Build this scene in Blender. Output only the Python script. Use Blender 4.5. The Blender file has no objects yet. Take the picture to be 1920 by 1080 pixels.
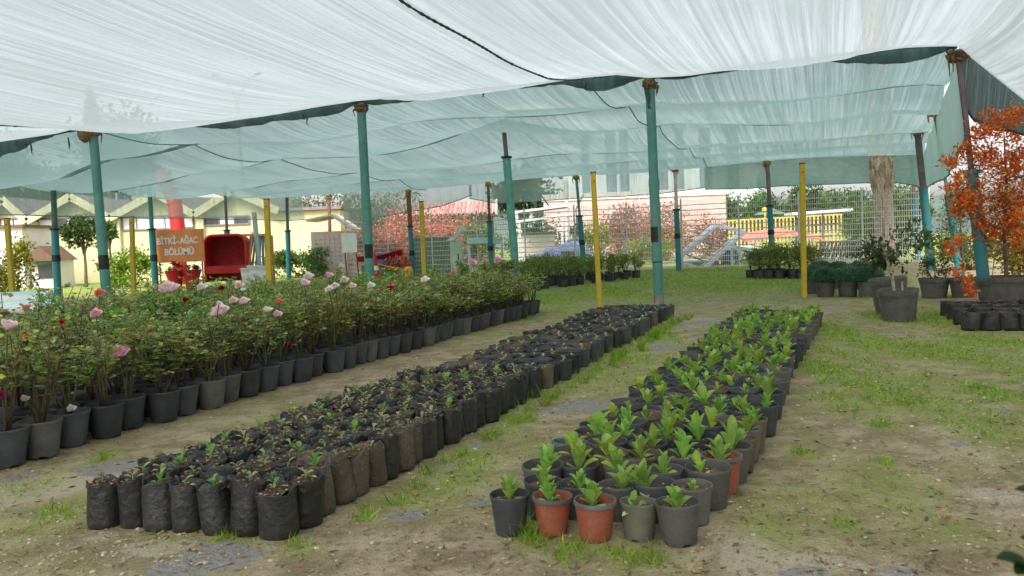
import bpy, math, random
import numpy as np
from mathutils import Vector, Matrix, noise as mnoise

random.seed(7)
rng = np.random.default_rng(11)
PI = math.pi
S = bpy.context.scene
COL = S.collection

# ------------------------------------------------------------------ camera frame
CAM_H = 1.3
FPX = 1550.0
PITCH = math.radians(3.1)
ROLL = math.radians(2.3)
FW = Vector((0, math.cos(PITCH), -math.sin(PITCH)))
R0 = Vector((1, 0, 0))
U0 = Vector((0, math.sin(PITCH), math.cos(PITCH)))
RT = R0 * math.cos(ROLL) - U0 * math.sin(ROLL)
UP = R0 * math.sin(ROLL) + U0 * math.cos(ROLL)
CAM = Vector((0, 0, CAM_H))
ANG = math.radians(21.0)          # direction of the plant rows, to the right of the view
CA, SA = math.cos(ANG), math.sin(ANG)


def UV(u, v, z=0.0):
    return Vector((u * CA + v * SA, -u * SA + v * CA, z))


def uv_of(p):
    return (p.x * CA - p.y * SA, p.x * SA + p.y * CA)


def ray(px, py):
    return (FW * FPX + RT * (px - 960) + UP * (540 - py)).normalized()


def ground(px, py, z=0.0):
    d = ray(px, py)
    return CAM + d * ((z - CAM_H) / d.z)


def at_d(px, py, dist):
    d = ray(px, py)
    return CAM + d * (dist / d.y)


def at_v(px, py, V):
    d = ray(px, py)
    return CAM + d * (V / (d.x * SA + d.y * CA))


def at_u(px, py, U):
    d = ray(px, py)
    return CAM + d * (U / (d.x * CA - d.y * SA))


# ------------------------------------------------------------------ materials
MATS = {}


def new_mat(name):
    m = bpy.data.materials.new(name)
    m.use_nodes = True
    nt = m.node_tree
    nt.nodes.clear()
    out = nt.nodes.new('ShaderNodeOutputMaterial')
    MATS[name] = m
    return m, nt, out


def N(nt, typ, **kw):
    n = nt.nodes.new(typ)
    for k, v in kw.items():
        setattr(n, k, v)
    return n


def L(nt, a, ao, b, bi):
    nt.links.new(a.outputs[ao], b.inputs[bi])


def mixcol(nt, fac, a, b, blend='MIX'):
    n = N(nt, 'ShaderNodeMix', data_type='RGBA', blend_type=blend)
    for sock, val in ((0, fac), (6, a), (7, b)):
        if isinstance(val, tuple) and hasattr(val[0], 'outputs'):
            nt.links.new(val[0].outputs[val[1]], n.inputs[sock])
        elif isinstance(val, (int, float)):
            n.inputs[sock].default_value = val
        else:
            n.inputs[sock].default_value = tuple(val) + (1,)
    return (n, 2)


def mapr(nt, src, a, b, c=0.0, d=1.0, smooth=False):
    n = N(nt, 'ShaderNodeMapRange')
    if smooth:
        n.interpolation_type = 'SMOOTHSTEP'
    nt.links.new(src[0].outputs[src[1]], n.inputs[0])
    for i, v in zip((1, 2, 3, 4), (a, b, c, d)):
        n.inputs[i].default_value = v
    return (n, 0)


def mth(nt, op, a, b=None):
    n = N(nt, 'ShaderNodeMath', operation=op)
    for i, v in enumerate((a, b)):
        if v is None:
            continue
        if isinstance(v, tuple):
            nt.links.new(v[0].outputs[v[1]], n.inputs[i])
        else:
            n.inputs[i].default_value = v
    return (n, 0)


def noise_tex(nt, scale, detail=4, rough=0.6, coord='Object', stretch=None):
    tc = N(nt, 'ShaderNodeTexCoord')
    t = N(nt, 'ShaderNodeTexNoise')
    t.inputs['Scale'].default_value = scale
    t.inputs['Detail'].default_value = detail
    t.inputs['Roughness'].default_value = rough
    if stretch:
        mp = N(nt, 'ShaderNodeMapping')
        mp.inputs['Scale'].default_value = stretch
        L(nt, tc, coord, mp, 0)
        L(nt, mp, 0, t, 'Vector')
    else:
        L(nt, tc, coord, t, 'Vector')
    return (t, 0)


def mat(name, col, rough=0.6, vary=0.25, scale=6.0, bump=0.0, bscale=40.0, tint=False, col2=None, lo=0.4, hi=0.65,
        metal=0.0, rnd=0.0, spec=0.5, stretch=None, dust=None):
    """a principled surface whose colour wanders with a noise, optionally towards a second colour (stain, dust)"""
    m, nt, out = new_mat(name)
    p = N(nt, 'ShaderNodeBsdfPrincipled')
    n1 = noise_tex(nt, scale, 5, 0.62, stretch=stretch)
    c2 = col2 if col2 else tuple(c * (1 - vary) for c in col)
    c1 = col if col2 else tuple(min(1, c * (1 + vary)) for c in col)
    c = mixcol(nt, mapr(nt, n1, lo, hi), c1, c2)
    if dust:
        n2 = noise_tex(nt, scale * 4.3, 6, 0.7)
        c = mixcol(nt, mapr(nt, n2, 0.5, 0.75, 0, dust[1]), c, dust[0])
    if tint:
        at = N(nt, 'ShaderNodeAttribute', attribute_name='tint')
        c = mixcol(nt, 1.0, c, (at, 0), 'MULTIPLY')
    if rnd:
        oi = N(nt, 'ShaderNodeObjectInfo')
        k = mapr(nt, (oi, 'Random'), 0, 1, 1 - rnd, 1 + rnd)
        hs = N(nt, 'ShaderNodeHueSaturation')
        nt.links.new(c[0].outputs[c[1]], hs.inputs['Color'])
        nt.links.new(k[0].outputs[k[1]], hs.inputs['Value'])
        c = (hs, 0)
    nt.links.new(c[0].outputs[c[1]], p.inputs['Base Color'])
    rr = mapr(nt, n1, 0.3, 0.7, max(0.05, rough - 0.1), min(1, rough + 0.1))
    nt.links.new(rr[0].outputs[0], p.inputs['Roughness'])
    p.inputs['Metallic'].default_value = metal
    p.inputs['Specular IOR Level'].default_value = spec
    if bump:
        nb = noise_tex(nt, bscale, 4, 0.6)
        b = N(nt, 'ShaderNodeBump')
        b.inputs['Strength'].default_value = bump
        b.inputs['Distance'].default_value = 0.02
        nt.links.new(nb[0].outputs[0], b.inputs['Height'])
        L(nt, b, 0, p, 'Normal')
    L(nt, p, 0, out, 0)
    return m


def leaf_mat(name, col, trans=0.35, rough=0.5, rnd=0.15, spec=0.35):
    m, nt, out = new_mat(name)
    p = N(nt, 'ShaderNodeBsdfPrincipled')
    t = N(nt, 'ShaderNodeBsdfTranslucent')
    mx = N(nt, 'ShaderNodeMixShader')
    mx.inputs[0].default_value = trans
    at = N(nt, 'ShaderNodeAttribute', attribute_name='tint')
    oi = N(nt, 'ShaderNodeObjectInfo')
    n1 = noise_tex(nt, 9, 3, 0.6)
    c = mixcol(nt, mapr(nt, n1, 0.35, 0.65), tuple(x * 1.2 for x in col), tuple(x * 0.75 for x in col))
    c = mixcol(nt, 1.0, c, (at, 0), 'MULTIPLY')
    hs = N(nt, 'ShaderNodeHueSaturation')
    nt.links.new(c[0].outputs[c[1]], hs.inputs['Color'])
    k = mapr(nt, (oi, 'Random'), 0, 1, 1 - rnd, 1 + rnd)
    nt.links.new(k[0].outputs[0], hs.inputs['Value'])
    k2 = mapr(nt, (oi, 'Random'), 0, 1, 0.5 - rnd * 0.12, 0.5 + rnd * 0.12)
    nt.links.new(k2[0].outputs[0], hs.inputs['Hue'])
    L(nt, hs, 0, p, 'Base Color')
    L(nt, hs, 0, t, 'Color')
    p.inputs['Roughness'].default_value = rough
    p.inputs['Specular IOR Level'].default_value = spec
    L(nt, p, 0, mx, 1)
    L(nt, t, 0, mx, 2)
    L(nt, mx, 0, out, 0)
    return m


def net_mat(name, thread, op, streak=0.25, glow=0.55, tcol=(1, 1, 1), across=False):
    """knitted shade cloth: gaps you see through, threads that scatter light both ways; opacity streaks along the knit also paint in wrinkle shading"""
    m, nt, out = new_mat(name)
    tr = N(nt, 'ShaderNodeBsdfTransparent')
    tr.inputs[0].default_value = tuple(tcol) + (1,)
    df = N(nt, 'ShaderNodeBsdfDiffuse')
    tl = N(nt, 'ShaderNodeBsdfTranslucent')
    st = (9.0, 0.07, 0.07) if not across else (0.07, 9.0, 9.0)
    na = noise_tex(nt, 1.6, 5, 0.75, stretch=st)
    nb = noise_tex(nt, 0.5, 4, 0.6, stretch=(1, 0.5, 1) if not across else (0.5, 1, 1))  # broad opacity bands, painting in the shading of sags and creases
    nc = noise_tex(nt, 5.0, 4, 0.75, stretch=(13.0, 0.06, 0.06) if not across else (0.06, 13.0, 13.0))
    # fine pulled-thread lines
    fl = noise_tex(nt, 9.0, 2, 0.5, stretch=(4.0, 0.05, 0.05) if not across else (0.05, 4.0, 4.0))
    lines = mapr(nt, fl, 0.62, 0.72, 0, 1, True)
    gate = mapr(nt, nb, 0.45, 0.65, 0, 1, True)
    lines = mth(nt, 'MULTIPLY', lines, gate)
    o = mth(nt, 'ADD', mapr(nt, na, 0.3, 0.7, op - streak * 0.5, op + streak * 0.5), mapr(nt, nb, 0.3, 0.7, -streak * 0.35, streak * 0.35))
    o = mth(nt, 'ADD', o, mapr(nt, nc, 0.3, 0.7, -0.11, 0.11))
    o = mth(nt, 'ADD', o, mth(nt, 'MULTIPLY', lines, 0.30))
    cl = N(nt, 'ShaderNodeClamp')
    nt.links.new(o[0].outputs[0], cl.inputs[0])
    cl.inputs[1].default_value = 0.08
    cl.inputs[2].default_value = 0.985
    c = mixcol(nt, mapr(nt, na, 0.35, 0.65), tuple(x * 1.1 for x in thread), tuple(x * 0.88 for x in thread))
    nt.links.new(c[0].outputs[c[1]], df.inputs[0])
    nt.links.new(c[0].outputs[c[1]], tl.inputs[0])
    m1 = N(nt, 'ShaderNodeMixShader')
    m1.inputs[0].default_value = glow
    L(nt, df, 0, m1, 1)
    L(nt, tl, 0, m1, 2)
    m2 = N(nt, 'ShaderNodeMixShader')
    L(nt, cl, 0, m2, 0)
    L(nt, tr, 0, m2, 1)
    L(nt, m1, 0, m2, 2)
    L(nt, m2, 0, out, 0)
    return m


M = MATS
net_mat('net_pale', (0.34, 0.392, 0.396), 0.89, 0.34, 0.70)  # paler threads than the rear roof: bright sky overhead put into the colour
net_mat('net_teal', (0.185, 0.28, 0.266), 0.92, 0.20, 0.62)  # darker threads: light lost at the low viewing angle put into the colour
net_mat('net_side', (0.30, 0.42, 0.40), 0.62, 0.2, 0.5)
net_mat('net_dark', (0.26, 0.42, 0.39), 0.955, 0.08, 0.55, across=True)
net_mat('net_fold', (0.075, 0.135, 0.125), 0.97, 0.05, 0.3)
mat('rope_dark', (0.03, 0.045, 0.045), 0.85)
mat('rope_teal', (0.13, 0.22, 0.20), 0.85)
mat('teal_paint', (0.045, 0.22, 0.19), 0.5, 0.2, 2.2, bump=0.25, col2=(0.095, 0.28, 0.24), dust=((0.20, 0.11, 0.06), 0.8))
mat('teal_light', (0.11, 0.36, 0.32), 0.5, 0.2, 3, dust=((0.22, 0.2, 0.15), 0.4))
mat('blue_paint', (0.012, 0.18, 0.225), 0.5, 0.2, 3, col2=(0.03, 0.21, 0.23), dust=((0.19, 0.14, 0.10), 0.6))
mat('pale_blue_paint', (0.45, 0.62, 0.62), 0.5, 0.15, 3)
mat('purple_steel', (0.15, 0.10, 0.12), 0.7, 0.3, 5, col2=(0.22, 0.17, 0.18))
mat('rust_steel', (0.27, 0.12, 0.04), 0.85, 0.3, 7, col2=(0.12, 0.06, 0.035))
mat('green_steel', (0.06, 0.12, 0.09), 0.7, 0.3, 5)
mat('pale_steel', (0.55, 0.5, 0.48), 0.6, 0.2, 5)
mat('yellow_paint', (0.47, 0.335, 0.015), 0.5, 0.12, 2.5, dust=((0.24, 0.15, 0.06), 0.7))
mat('black_paint', (0.012, 0.012, 0.012), 0.6)
mat('burlap', (0.16, 0.105, 0.055), 0.95, 0.35, 30, bump=0.6)
mat('tie_ochre', (0.34, 0.21, 0.06), 0.9, 0.35, 30, bump=0.4)
mat('concrete', (0.22, 0.20, 0.17), 0.9, 0.25, 9, bump=0.3)
mat('pot_black', (0.050, 0.054, 0.060), 0.55, 0.2, 8, rnd=0.35, dust=((0.13, 0.115, 0.09), 0.45), spec=0.4)
mat('pot_grey', (0.088, 0.085, 0.081), 0.6, 0.2, 8, rnd=0.3, dust=((0.17, 0.15, 0.115), 0.6), spec=0.35)
mat('pot_olive', (0.12, 0.115, 0.085), 0.65, 0.2, 8, dust=((0.2, 0.18, 0.11), 0.7))
mat('pot_brown', (0.10, 0.075, 0.05), 0.7, 0.25, 8, rnd=0.2, dust=((0.19, 0.16, 0.11), 0.6))
mat('terracotta', (0.27, 0.07, 0.038), 0.65, 0.2, 8, dust=((0.33, 0.2, 0.13), 0.5))
mat('pot_green_rim', (0.05, 0.15, 0.12), 0.6)
mat('bag_black', (0.022, 0.023, 0.024), 0.42, 0.3, 5, bump=0.5, bscale=28, rnd=0.3, dust=((0.14, 0.105, 0.07), 0.5))
mat('bag_brown', (0.075, 0.058, 0.042), 0.6, 0.3, 6, bump=0.6, bscale=60, rnd=0.25, dust=((0.2, 0.15, 0.1), 0.8))
mat('soil', (0.055, 0.036, 0.022), 0.95, 0.4, 40, bump=0.8, bscale=70, dust=((0.34, 0.25, 0.16), 0.9))
mat('soil_dry', (0.13, 0.075, 0.045), 0.95, 0.4, 40, bump=0.8, bscale=70, dust=((0.30, 0.21, 0.13), 0.8))
leaf_mat('rose_leaf', (0.31, 0.385, 0.13), 0.42)
leaf_mat('seedling_leaf', (0.30, 0.475, 0.105), 0.42, 0.55)
leaf_mat('sprout_leaf', (0.36, 0.38, 0.20), 0.35, 0.5)
leaf_mat('grass_leaf', (0.27, 0.39, 0.045), 0.4, 0.6, 0.0)
leaf_mat('weed_leaf', (0.27, 0.39, 0.06), 0.35, 0.6, 0.0)
leaf_mat('tree_leaf', (0.085, 0.13, 0.045), 0.3)
leaf_mat('dry_leaf', (0.40, 0.25, 0.17), 0.3, 0.7)
leaf_mat('orange_leaf', (0.85, 0.225, 0.045), 0.35, 0.7, 0.05)
leaf_mat('mound_leaf', (0.10, 0.20, 0.135), 0.25, 0.7, 0.1)
leaf_mat('petal', (0.80, 0.80, 0.80), 0.35, 0.6, 0.03, spec=0.2)
mat('stem_green', (0.10, 0.10, 0.045), 0.8, 0.3, 20)
mat('stem_brown', (0.10, 0.07, 0.045), 0.9, 0.3, 20)
mat('stem_pale', (0.34, 0.30, 0.23), 0.9, 0.25, 20)
mat('bark', (0.12, 0.085, 0.06), 0.95, 0.4, 12, bump=0.8, bscale=25)
mat('palm_bark', (0.50, 0.395, 0.32), 0.95, 0.25, 10, bump=0.5, tint=True)
mat('pebble', (0.40, 0.35, 0.26), 0.85, 0.3, 20, tint=True)
mat('litter', (0.20, 0.14, 0.08), 0.9, 0.3, 20, tint=True)
mat('cream_wall', (0.66, 0.615, 0.35), 0.85, 0.08, 0.8, dust=((0.5, 0.46, 0.3), 0.35))
mat('cream_trim', (0.62, 0.60, 0.36), 0.8, 0.1, 2)
mat('white_wall', (0.78, 0.75, 0.72), 0.85, 0.06, 1, dust=((0.6, 0.56, 0.5), 0.3))
mat('window_white', (0.74, 0.74, 0.76), 0.3, 0.08, 1.2)
mat('dark_glass', (0.05, 0.055, 0.06), 0.15, 0.2, 2)
mat('purple_roof', (0.23, 0.18, 0.19), 0.8, 0.2, 2)
mat('pink_roof', (0.52, 0.30, 0.26), 0.85, 0.25, 4, tint=True)
mat('pink_wall', (0.66, 0.44, 0.40), 0.9, 0.12, 0.6, col2=(0.70, 0.56, 0.52), dust=((0.42, 0.27, 0.23), 0.8))
mat('pale_wall', (0.72, 0.66, 0.58), 0.85, 0.08, 1)
mat('pale_block', (0.60, 0.66, 0.67), 0.8, 0.06, 0.5)
mat('slate_panel', (0.20, 0.27, 0.30), 0.6, 0.15, 1)
mat('orange_sign', (0.70, 0.26, 0.085), 0.6, 0.08, 2)
mat('white_paint', (0.80, 0.80, 0.78), 0.5, 0.05, 3)
mat('red_plastic', (0.50, 0.018, 0.02), 0.45, 0.15, 3)
mat('red_dark', (0.25, 0.015, 0.018), 0.6, 0.2, 3)
mat('orange_paint', (0.75, 0.27, 0.03), 0.5, 0.15, 3)
mat('orange_plastic', (0.85, 0.36, 0.05), 0.45, 0.1, 3)
mat('blue_plastic', (0.06, 0.12, 0.40), 0.45, 0.15, 3)
mat('green_tank', (0.11, 0.23, 0.13), 0.7, 0.2, 2, dust=((0.3, 0.33, 0.25), 0.4))
mat('mint_panel', (0.48, 0.58, 0.45), 0.7, 0.15, 2)
mat('ice_blue', (0.55, 0.76, 0.78), 0.5, 0.08, 3)
mat('tarp_blue', (0.34, 0.38, 0.64), 0.5, 0.25, 4, bump=0.5, bscale=6)
mat('grey_pipe', (0.22, 0.22, 0.23), 0.5, 0.2, 4)
mat('lilac_steel', (0.62, 0.60, 0.74), 0.5, 0.15, 4)
mat('aqua_steel', (0.42, 0.60, 0.58), 0.5, 0.15, 4)
mat('wire_white', (0.62, 0.62, 0.60), 0.6, 0.1, 3)
mat('yellow_fence', (0.62, 0.48, 0.14), 0.6, 0.12, 3)
mat('salmon_paint', (0.66, 0.24, 0.16), 0.6, 0.15, 3)
mat('brown_wood', (0.16, 0.09, 0.06), 0.85, 0.3, 6, stretch=(1, 1, 8))
mat('black_steel', (0.03, 0.03, 0.033), 0.5, 0.2, 4)
mat('far_hill', (0.10, 0.13, 0.11), 0.95, 0.3, 0.05)


# ------------------------------------------------------------------ mesh builder
class MB:
    def __init__(s):
        s.V, s.F, s.I, s.T, s.n = [], [], [], [], 0

    def add(s, verts, faces, mi=0, tint=(1, 1, 1)):
        b = s.n
        s.V.extend([tuple(v) for v in verts])
        s.n += len(verts)
        for f in faces:
            s.F.append(tuple(i + b for i in f))
            s.I.append(mi)
            s.T.append(tint)

    def addq(s, A, tints, mi=0):
        """A (n,k,3): n separate k-gons with one tint each"""
        n, k, _ = A.shape
        b = s.n
        s.V.extend(map(tuple, A.reshape(-1, 3).tolist()))
        s.n += n * k
        s.F.extend([tuple(range(b + i * k, b + i * k + k)) for i in range(n)])
        s.I.extend([mi] * n)
        s.T.extend(map(tuple, np.asarray(tints).reshape(n, 3).tolist()))

    def box(s, c, d, rz=0.0, mi=0, tint=(1, 1, 1), rot=None):
        x, y, z = d[0] / 2, d[1] / 2, d[2] / 2
        b = min(0.012, min(x, y, z) * 0.3)
        mtx = rot if rot is not None else Matrix.Rotation(rz, 3, 'Z')
        # bevelled along the vertical edges: an octagon prism
        pts = [(-x + b, -y), (x - b, -y), (x, -y + b), (x, y - b), (x - b, y), (-x + b, y), (-x, y - b), (-x, -y + b)]
        vs = [Vector(c) + mtx @ Vector((p[0], p[1], q)) for q in (-z, z) for p in pts]
        fs = [tuple(range(7, -1, -1)), tuple(range(8, 16))] + [(i, (i + 1) % 8, 8 + (i + 1) % 8, 8 + i) for i in range(8)]
        s.add(vs, fs, mi, tint)

    def bar(s, a, b, w, h=None, mi=0, tint=(1, 1, 1)):
        a, b = Vector(a), Vector(b)
        h = h or w
        z = (b - a).normalized()
        x = z.cross(Vector((0, 0, 1)))
        x = Vector((1, 0, 0)) if x.length < 1e-4 else x.normalized()
        y = z.cross(x)
        rot = Matrix((x, y, z)).transposed()
        s.box((a + b) / 2, (w, h, (b - a).length), rot=rot, mi=mi, tint=tint)

    def tube(s, pts, r, n=8, mi=0, tint=(1, 1, 1), cap=True):
        pts = [Vector(p) for p in pts]
        rs = r if isinstance(r, (list, tuple)) else [r] * len(pts)
        b0 = []
        up = Vector((0, 0, 1))
        prev = None
        for i, p in enumerate(pts):
            t = (pts[min(i + 1, len(pts) - 1)] - pts[max(i - 1, 0)]).normalized()
            if prev is None:
                x = t.cross(up)
                if x.length < 0.05:
                    x = Vector((1, 0, 0)) - t * t.x
                x.normalize()
            else:
                x = prev - t * prev.dot(t)
                x.normalize()
            prev = x
            y = t.cross(x)
            b0 += [p + (x * math.cos(2 * PI * k / n) + y * math.sin(2 * PI * k / n)) * rs[i] for k in range(n)]
        fs = []
        m = len(pts)
        for i in range(m - 1):
            for k in range(n):
                fs.append((i * n + k, i * n + (k + 1) % n, (i + 1) * n + (k + 1) % n, (i + 1) * n + k))
        if cap:
            fs.append(tuple(range(n - 1, -1, -1)))
            fs.append(tuple((m - 1) * n + k for k in range(n)))
        s.add(b0, fs, mi, tint)

    def lathe(s, prof, n=24, c=(0, 0, 0), mi=0, tint=(1, 1, 1), wob=None, cap_bottom=True, cap_top=False):
        vs = []
        for j, (r, z) in enumerate(prof):
            for k in range(n):
                a = 2 * PI * k / n
                rr, zz = (r, z) if wob is None else wob(r, z, a, j)
                vs.append((c[0] + rr * math.cos(a), c[1] + rr * math.sin(a), c[2] + zz))
        fs = []
        m = len(prof)
        for j in range(m - 1):
            for k in range(n):
                fs.append((j * n + k, j * n + (k + 1) % n, (j + 1) * n + (k + 1) % n, (j + 1) * n + k))
        if cap_bottom:
            fs.append(tuple(range(n - 1, -1, -1)))
        if cap_top:
            fs.append(tuple((m - 1) * n + k for k in range(n)))
        s.add(vs, fs, mi, tint)

    def grid(s, P, mi=0, tint=(1, 1, 1)):
        """P[j][i] points"""
        h, w = len(P), len(P[0])
        fs = [(j * w + i, j * w + i + 1, (j + 1) * w + i + 1, (j + 1) * w + i) for j in range(h - 1) for i in range(w - 1)]
        s.add([p for r in P for p in r], fs, mi, tint)

    def mesh(s, name, mats, smooth=True):
        me = bpy.data.meshes.new(name)
        me.from_pydata(s.V, [], s.F)
        for m in (mats if isinstance(mats, (list, tuple)) else [mats]):
            me.materials.append(MATS[m])
        nf = len(s.F)
        me.polygons.foreach_set('material_index', s.I)
        me.polygons.foreach_set('use_smooth', [bool(smooth)] * nf)
        a = me.attributes.new('tint', 'FLOAT_COLOR', 'FACE')
        t = np.ones((nf, 4), np.float32)
        t[:, :3] = np.array(s.T, np.float32).reshape(nf, 3)
        a.data.foreach_set('color', t.ravel())
        if smooth == 'auto':
            me.set_sharp_from_angle(angle=math.radians(40))
        me.update()
        return me

    def obj(s, name, mats, parent=None, loc=None, smooth='auto'):
        return link(name, s.mesh(name, mats, smooth), parent, loc)


def link(name, data, parent=None, loc=None):
    o = bpy.data.objects.new(name, data)
    COL.objects.link(o)
    if parent:
        o.parent = parent
    if loc is not None:
        o.location = loc
    return o


def tag(o, label=None, cat=None, group=None, kind=None):
    for k, v in (('label', label), ('category', cat), ('group', group), ('kind', kind)):
        if v:
            o[k] = v
    return o


def thing(name, label, cat, loc=(0, 0, 0), rz=0.0, group=None):
    o = link(name, None, None, loc)
    o.empty_display_size = 0.1
    o.rotation_euler = (0, 0, rz)
    return tag(o, label, cat, group)


def copy_thing(o, loc, rz=0.0, label=None, sc=1.0, swap=None):
    """copy a thing with its parts; swap maps a part's name stem to another mesh"""
    r = o.copy()
    COL.objects.link(r)
    r.location = loc
    r.rotation_euler = (0, 0, rz)
    r.scale = (sc, sc, sc) if not isinstance(sc, tuple) else sc
    if label:
        r['label'] = label
    for ch in o.children:
        st = ch.name.split('.')[0]
        if swap and st in swap and swap[st] is None:
            continue
        c = ch.copy()
        COL.objects.link(c)
        c.parent = r
        if swap and st in swap:
            c.data = swap[st]
        for g in ch.children:
            d = g.copy()
            COL.objects.link(d)
            d.parent = c
    return r


# ------------------------------------------------------------------ leaves
def unit(a):
    return a / np.maximum(np.linalg.norm(a, axis=-1, keepdims=True), 1e-9)


def leaf_quads(P, D, Nn, Ln, W):
    """rhombic leaves: base P, direction D, normal Nn, lengths and widths"""
    D = unit(D)
    Sd = unit(np.cross(D, Nn))
    Ln = np.asarray(Ln).reshape(-1, 1)
    W = np.asarray(W).reshape(-1, 1)
    A = np.stack([P, P + D * Ln * 0.45 + Sd * W * 0.5, P + D * Ln, P + D * Ln * 0.45 - Sd * W * 0.5], 1)
    return A


def rand_dir(n, up=0.0):
    d = rng.normal(size=(n, 3))
    d[:, 2] += up
    return unit(d)


def palette(n, cols, wts, jit=0.18):
    w = np.array(wts, float)
    idx = rng.choice(len(cols), n, p=w / w.sum())
    c = np.array(cols, float)[idx]
    return np.clip(c * (1 + rng.normal(0, jit, (n, 1))), 0.02, 6)


def cloud(mb, c, rad, n, size, cols, wts, mi=0, up=0.3, lump=0.5, seed=0, aspect=0.55, shell=0.5, flat=0.0):
    """leaves spread through a lumpy ellipsoid volume with gaps"""
    c = np.array(c, float)
    rad = np.array(rad, float)
    k = max(6, int(n / 90))
    lc = rand_dir(k, 0.15) * (rng.random((k, 1)) ** 0.4) * 0.85      # clump centres, unit ball
    lr = 0.16 + 0.22 * rng.random(k)
    idx = rng.integers(0, k, n)
    p = lc[idx] + rng.normal(size=(n, 3)) * lr[idx][:, None] * 0.62 * (0.5 + lump)
    if flat:
        p[:, 2] = np.maximum(p[:, 2], -flat)
    P = c + p * rad
    D = unit(p * 0.8 + rng.normal(size=(n, 3)) + np.array([0, 0, up]))
    Nn = rand_dir(n, 0.8)
    Ls = size * (0.6 + 0.8 * rng.random(n))
    shade = 0.82 + 0.36 * rng.random(k)
    T = palette(n, cols, wts) * shade[idx][:, None]
    mb.addq(leaf_quads(P, D, Nn, Ls, Ls * aspect), T, mi)


G0, G1, G2, YEL, BRN, RED = (1, 1, 1), (0.68, 0.75, 0.7), (1.5, 1.45, 1.0), (2.3, 1.45, 0.4), (1.45, 0.85, 0.5), (2.2, 0.5, 0.35)


def shrub(name, label, cat, base, rad, n, size, cols, wts, matname='tree_leaf', group=None, trunk=0.0, stems=5, stem_mat='bark', flat=0.9, aspect=0.55, tr=0.06, lump=0.5):
    """a plant on the ground: limbs as one part, leaves as another"""
    t = thing(name, label, cat, base, 0, group)
    w = MB()
    zc = trunk + rad[2] * 0.95
    if trunk > 0.3:
        w.tube([(0, 0, -0.05), (0.02 * trunk, 0, trunk * 0.5), (0, 0.02 * trunk, zc)], [tr * 1.25, tr, tr * 0.5], 8)
    for i in range(stems):
        a = 2 * PI * i / stems + random.random()
        rr = 0.3 + 0.5 * random.random()
        z0 = trunk * 0.8 if trunk > 0.3 else -0.03
        w.tube([(0.02 * math.cos(a), 0.02 * math.sin(a), z0), (rad[0] * rr * 0.45 * math.cos(a), rad[1] * rr * 0.45 * math.sin(a), (z0 + zc) * 0.55),
                (rad[0] * rr * math.cos(a), rad[1] * rr * math.sin(a), zc + rad[2] * 0.35)], [tr * 0.6, tr * 0.4, tr * 0.15], 6)
    w.obj('trunk' if trunk > 0.3 else 'stems', stem_mat, t)
    mb = MB()
    cloud(mb, (0, 0, zc), rad, int(n * 1.7), size * 1.45, cols, wts, flat=flat, aspect=aspect, lump=lump)
    mb.obj('crown' if trunk > 0.3 else 'foliage', matname, t, smooth=False)
    return t

# ================================================================== GROUND
def ss(x, a, b):
    t = np.clip((x - a) / (b - a), 0, 1)
    return t * t * (3 - 2 * t)


def blob_from_px(px, py, rxpx, rypx, w):
    c = ground(px, py)
    e = ground(px + rxpx, py)
    f = ground(px, py - rypx)
    g = ground(px, py + rypx) if py + rypx < 1300 else None
    rx = max(0.08, abs(e.x - c.x))
    ry = max(0.08, abs(f.y - (g.y if g else 2 * c.y - f.y)) / 2)
    return (c.x, c.y, rx, ry, w)


GREEN = [blob_from_px(*b) for b in (
    (1300, 525, 330, 22, 1.0), (1120, 545, 140, 20, 0.9), (1010, 560, 70, 14, 0.9), (1060, 582, 90, 8, 0.9), (1400, 555, 120, 20, 0.45),
    (1560, 700, 60, 90, 0.85), (1620, 640, 90, 30, 0.95), (1760, 660, 130, 40, 0.9), (1690, 710, 120, 40, 0.6), (1880, 690, 80, 40, 0.95), (1850, 735, 70, 25, 0.8), (1700, 600, 90, 20, 0.9),
    (1850, 640, 110, 20, 0.9), (1500, 800, 50, 50, 0.35), (1660, 795, 40, 14, 0.7), (1510, 845, 20, 12, 0.7), (1650, 870, 16, 12, 0.6), (1590, 990, 20, 20, 0.5),
    (1180, 680, 60, 34, 0.8), (1235, 630, 40, 20, 0.85), (960, 790, 50, 30, 0.6), (900, 850, 40, 30, 0.5), (1000, 830, 60, 30, 0.3), (1080, 720, 60, 25, 0.45), (720, 940, 60, 35, 0.3),
    (120, 960, 70, 40, 0.55), (60, 900, 60, 30, 0.35), (190, 860, 40, 14, 0.6), (330, 1010, 40, 16, 0.5), (430, 1020, 40, 16, 0.6), (570, 1030, 40, 16, 0.45),
    (990, 1000, 25, 22, 0.8), (1070, 1030, 60, 20, 0.55), (1190, 1045, 60, 20, 0.5), (800, 640, 160, 12, 0.25), (560, 780, 120, 16, 0.25), (1250, 570, 90, 8, 0.5),
    (1800, 1000, 120, 50, 0.4), (1500, 950, 120, 60, 0.28), (1850, 880, 100, 40, 0.3), (1560, 660, 30, 60, 0.7), (960, 600, 40, 8, 0.4), (1750, 760, 130, 40, 0.5), (1620, 760, 110, 40, 0.5), (1560, 620, 60, 30, 0.9), (1850, 600, 120, 30, 0.8), (1300, 505, 260, 10, 1.0), (1150, 700, 50, 30, 0.6), (880, 870, 40, 30, 0.55), (840, 900, 40, 30, 0.5), (780, 930, 50, 30, 0.45), (1120, 800, 60, 20, 0.4), (1700, 930, 120, 50, 0.45), (1450, 1000, 60, 30, 0.4), (900, 620, 60, 10, 0.4), (1640, 560, 60, 12, 0.6))]
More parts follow.
